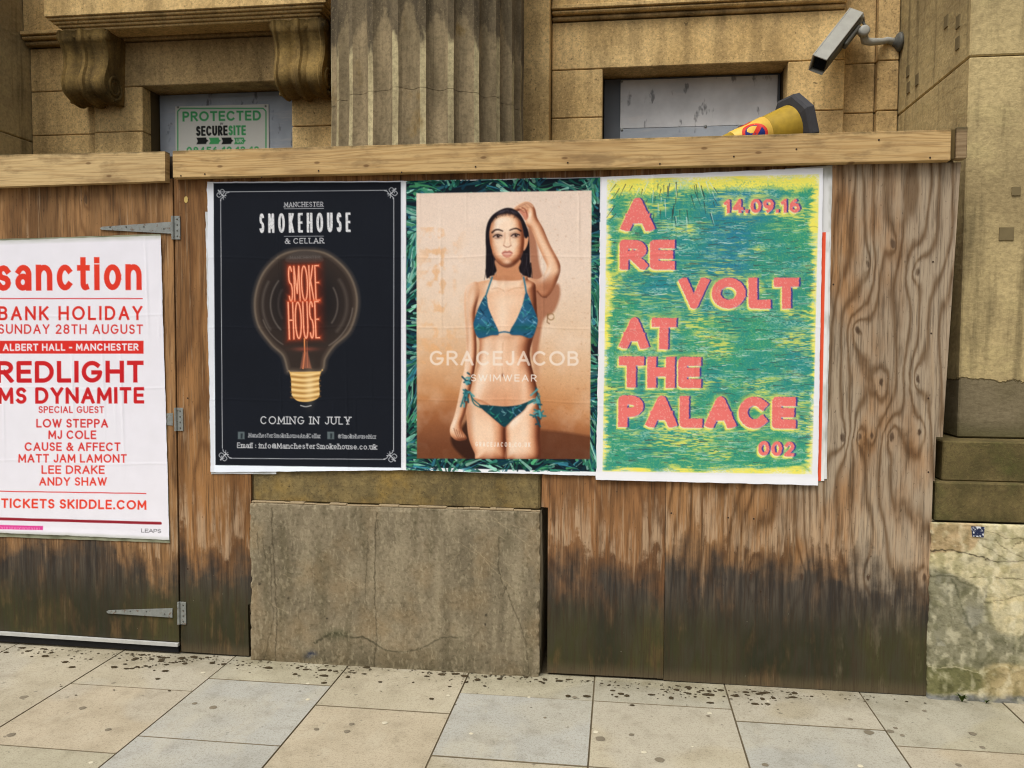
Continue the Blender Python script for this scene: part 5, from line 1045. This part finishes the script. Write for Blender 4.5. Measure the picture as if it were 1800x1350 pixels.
# ================================================================ security camera on the pier
d = _r*((1583-900)/FPX)-_u*((74-675)/FPX)+_f; mt = Vector(CAM)+d*(1.679/d.x)
cc = tag(empty('security_camera', mt), 'grey security camera on a wall bracket pointing down beside the right stone pier', 'security camera')
kn = at(1517, 57, mt.y-.10); el_ = at(1524, 74, mt.y-.06)
MB().lathe([(.058, 0), (.058, .014), (.048, .024), (.030, .034), (.022, .05)], frame(mt+Vector((.001, 0, 0)), (-1, 0, 0)), 22).build('wall_plate', GREYDK, cc, smooth=True)
MB().tube([mt+Vector((-.03, 0, 0)), mt+Vector((-.08, -.01, .012)), el_*.55+mt*.45+Vector((0, 0, .004)), el_+Vector((.02, 0, .0)), el_+Vector((-.012, -.005, .006)), kn], [.024, .019, .019, .023, .026, .022], 12).build('bracket_arm', GREYPLA, cc, smooth=True)
MB().lathe([(.020, 0), (.031, .006), (.031, .05), (.020, .056)], frame(kn+Vector((0, -.045, 0)), (0, 1, 0)), 18).build('knuckle', GREYPLA, cc, smooth=True)
f0 = at(1440, 113, mt.y-.28); f1 = at(1503, 32, mt.y-.06)                                 # lens end, rear end
axis = (f1-f0).normalized(); L = (f1-f0).length; side = Vector((-.35, -.94, -.12)); side = (side-axis*side.dot(axis)).normalized(); upv = axis.cross(side); upv = upv if upv.x < 0 else -upv
Mh = Matrix(((side.x, upv.x, axis.x, f0.x), (side.y, upv.y, axis.y, f0.y), (side.z, upv.z, axis.z, f0.z), (0, 0, 0, 1)))
MB().box(-.045, .045, -.045, .040, .012, L-.02, .012, 0, Mh).build('housing', GREYDK, cc)
sh = MB().box(-.056, .056, .042, .050, -.012, L, .002, 0, Mh); sh.box(.0485, .056, -.038, .0415, -.012, L, .002, 0, Mh); sh.box(-.056, -.0485, -.038, .0415, -.012, L, .002, 0, Mh); sh.build('sun_shield', GREYPLA, cc)
MB().box(-.038, .038, -.038, .034, .002, .0118, .003, 0, Mh).build('front_glass', LENS, cc); MB().box(-.046, .046, -.046, .041, L-.02, L+.03, .02, 0, Mh).build('rear_cap', GREYPLA, cc)
MB().box(-.022, .022, -.066, -.0455, L*.45, L*.86, .006, 0, Mh).build('mounting_foot', GREYDK, cc); pf = Mh @ Vector((0, -.056, L*.80)); MB().tube([pf, (pf+kn)/2+Vector((.0, 0, -.004)), kn], [.018, .02, .02], 10).build('tilt_arm', GREYPLA, cc, smooth=True)
cb = Mh @ Vector((0, .0, L+.028)); MB().tube(spline([tuple(cb), tuple(cb+Vector((.03, 0, .004))), tuple(cb+Vector((.045, .02, -.04))), tuple(kn+Vector((.03, .02, .03))), tuple(kn+Vector((.02, .01, 0)))], 6, False), .009, 8).build('cable', GREYDK, cc, smooth=True)

# ================================================================ small things
def art_sticker(nu, nv, quad):
    s = Sheet(quad, nu, nv, (44, 50, 76)); n = fbm(s.X*.35, s.Y*.35, 4); s.mix(ALL, np.clip((n-.5)*9, 0, 1), (212, 214, 218)); return s
qs = [(1707, 925), (1731, 926), (1729, 945), (1709, 943)]; S = art_sticker(26, 22, qs)
tag(link('sticker', sheet_mesh('sticker', S, [at(px, py, -.031) for px, py in qs], -.031), PRINT), 'small torn navy and white sticker on the pale pier plinth', 'sticker')
LEAF = mat_plain('weed_leaf', (84, 104, 40), .6, .8, .4, 60.)
for i, (px, py, sz, lab) in enumerate(((1690, 1232, .05, 'green weed tuft growing at the foot of the right pier plinth'), (1734, 1236, .025, 'tiny green weed nearest the right edge at the pier plinth foot'))):
    q = on_ground(px, py); q.y = min(q.y, -.034); b = MB(); rw = random.Random(i)
    for k in range(16):
        a = rw.uniform(0, 6.28); l = sz*rw.uniform(.5, 1.1); o = Vector((math.cos(a), -abs(math.sin(a))*.9, 0)); w = Vector((-o.y, o.x, 0))*l*.16
        p = Vector((q.x, q.y, 0)); m_ = p+o*l*.35+Vector((0, 0, l*.6)); e_ = p+o*l*.8+Vector((0, 0, l*rw.uniform(.5, 1.)))
        b.add([p-w*.5, p+w*.5, m_+w, m_-w, e_], [(0, 1, 2, 3), (3, 2, 4)])
    tag(b.build('weed', LEAF, fix=False), lab, 'weed')
b = MB(); rd = random.Random(11)
def crumb(x, y, s):
    n = 6; h = s*rd.uniform(.1, .3); a0 = rd.uniform(0, 6); st = rd.uniform(.8, 1.9); v = []
    for r, z in ((1., .0005), (.7, h)):
        v += [(x+s*r*st*math.cos(a0+k*1.047)*rd.uniform(.7, 1.2), y+s*r*math.sin(a0+k*1.047)*rd.uniform(.7, 1.2), z+.002) for k in range(n)]
    b.add(v, [(k, (k+1) % n, n+(k+1) % n, n+k) for k in range(n)]+[tuple(range(n, 2*n))])
for px, py, n, sx, sy in ((60, 1146, 26, 40, 5), (130, 1160, 22, 25, 8), (235, 1152, 26, 30, 5), (290, 1158, 34, 40, 5), (360, 1154, 30, 45, 4), (250, 1170, 12, 40, 8), (430, 1170, 30, 40, 6), (520, 1175, 34, 40, 6), (600, 1180, 22, 25, 5), (560, 1188, 20, 40, 10), (755, 1186, 22, 18, 4), (825, 1192, 34, 22, 7), (930, 1192, 24, 30, 6), (1020, 1196, 10, 20, 6), (1090, 1206, 18, 25, 8), (1185, 1215, 36, 24, 9), (1230, 1222, 26, 25, 8), (1330, 1222, 36, 28, 10), (1400, 1224, 22, 22, 6), (1320, 1240, 10, 30, 10), (700, 1205, 14, 120, 12), (1050, 1225, 14, 150, 14), (150, 1200, 12, 130, 20)):
    for k in range(n):
        g = on_ground(px+rd.gauss(0, sx), py+rd.gauss(0, sy)*.8)
        if g.y < -.036: crumb(g.x, g.y, .0025+.013*rd.random()**3)
for k in range(260):
    x = rd.uniform(-3.6, 1.49); crumb(x, -.036-abs(rd.gauss(0, .035)), rd.uniform(.002, .006))
for k in range(26):
    t = k/25; g = on_ground(232+150*t, 1176-22*t+rd.gauss(0, 1)); crumb(g.x, g.y, rd.uniform(.004, .010))
tag(b.build('moss_crumbs', mat_plain('dark_moss', (66, 55, 36), .95, .9, .4, 40.)), 'dark moss crumbs and dirt scattered along the wall foot', 'moss', kind='stuff')
def gum(pts, mat, label):
    b = MB()
    for px, py, s in pts:
        g = on_ground(px, py); n = 12; v = [(g.x+s*(.85+.3*rd.random())*math.cos(k*math.pi/6)*r, g.y+s*(.85+.3*rd.random())*math.sin(k*math.pi/6)*r, z) for r, z in ((1., .0016), (.7, .0032)) for k in range(n)]
        b.add(v, [(k, (k+1) % n, n+(k+1) % n, n+k) for k in range(n)]+[tuple(range(n, 2*n))])
    tag(b.build('chewing_gum', mat), label, 'chewing gum', kind='stuff')
gum([(357, 1183, .012), (541, 1202, .010), (541, 1230, .011), (788, 1223, .010), (676, 1271, .013), (828, 1290, .010), (930, 1226, .008), (1047, 1287, .012), (1132, 1323, .012), (1217, 1313, .006), (1247, 1254, .012), (1512, 1347, .012), (1350, 1233, .007), (160, 1341, .010)], mat_plain('pale_gum', (216, 208, 182), .7, .8), 'pale trodden chewing gum spots on the flagstones')
gum([(42, 1226, .020), (145, 1245, .016), (190, 1283, .014), (20, 1292, .018), (375, 1244, .018), (342, 1237, .013), (556, 1282, .012), (610, 1286, .014), (618, 1273, .012), (1055, 1299, .022), (1160, 1336, .020), (1110, 1292, .012), (1527, 1288, .022), (1565, 1286, .016), (1586, 1293, .010), (1574, 1280, .010), (1495, 1265, .012), (1625, 1250, .010), (1727, 1314, .012), (1710, 1290, .016), (1245, 1259, .010), (1010, 1226, .012), (958, 1262, .008), (1685, 1345, .012), (1345, 1345, .014)], mat_plain('old_gum_stain', (140, 130, 110), .85, .7), 'old grey gum stains on the flagstones')
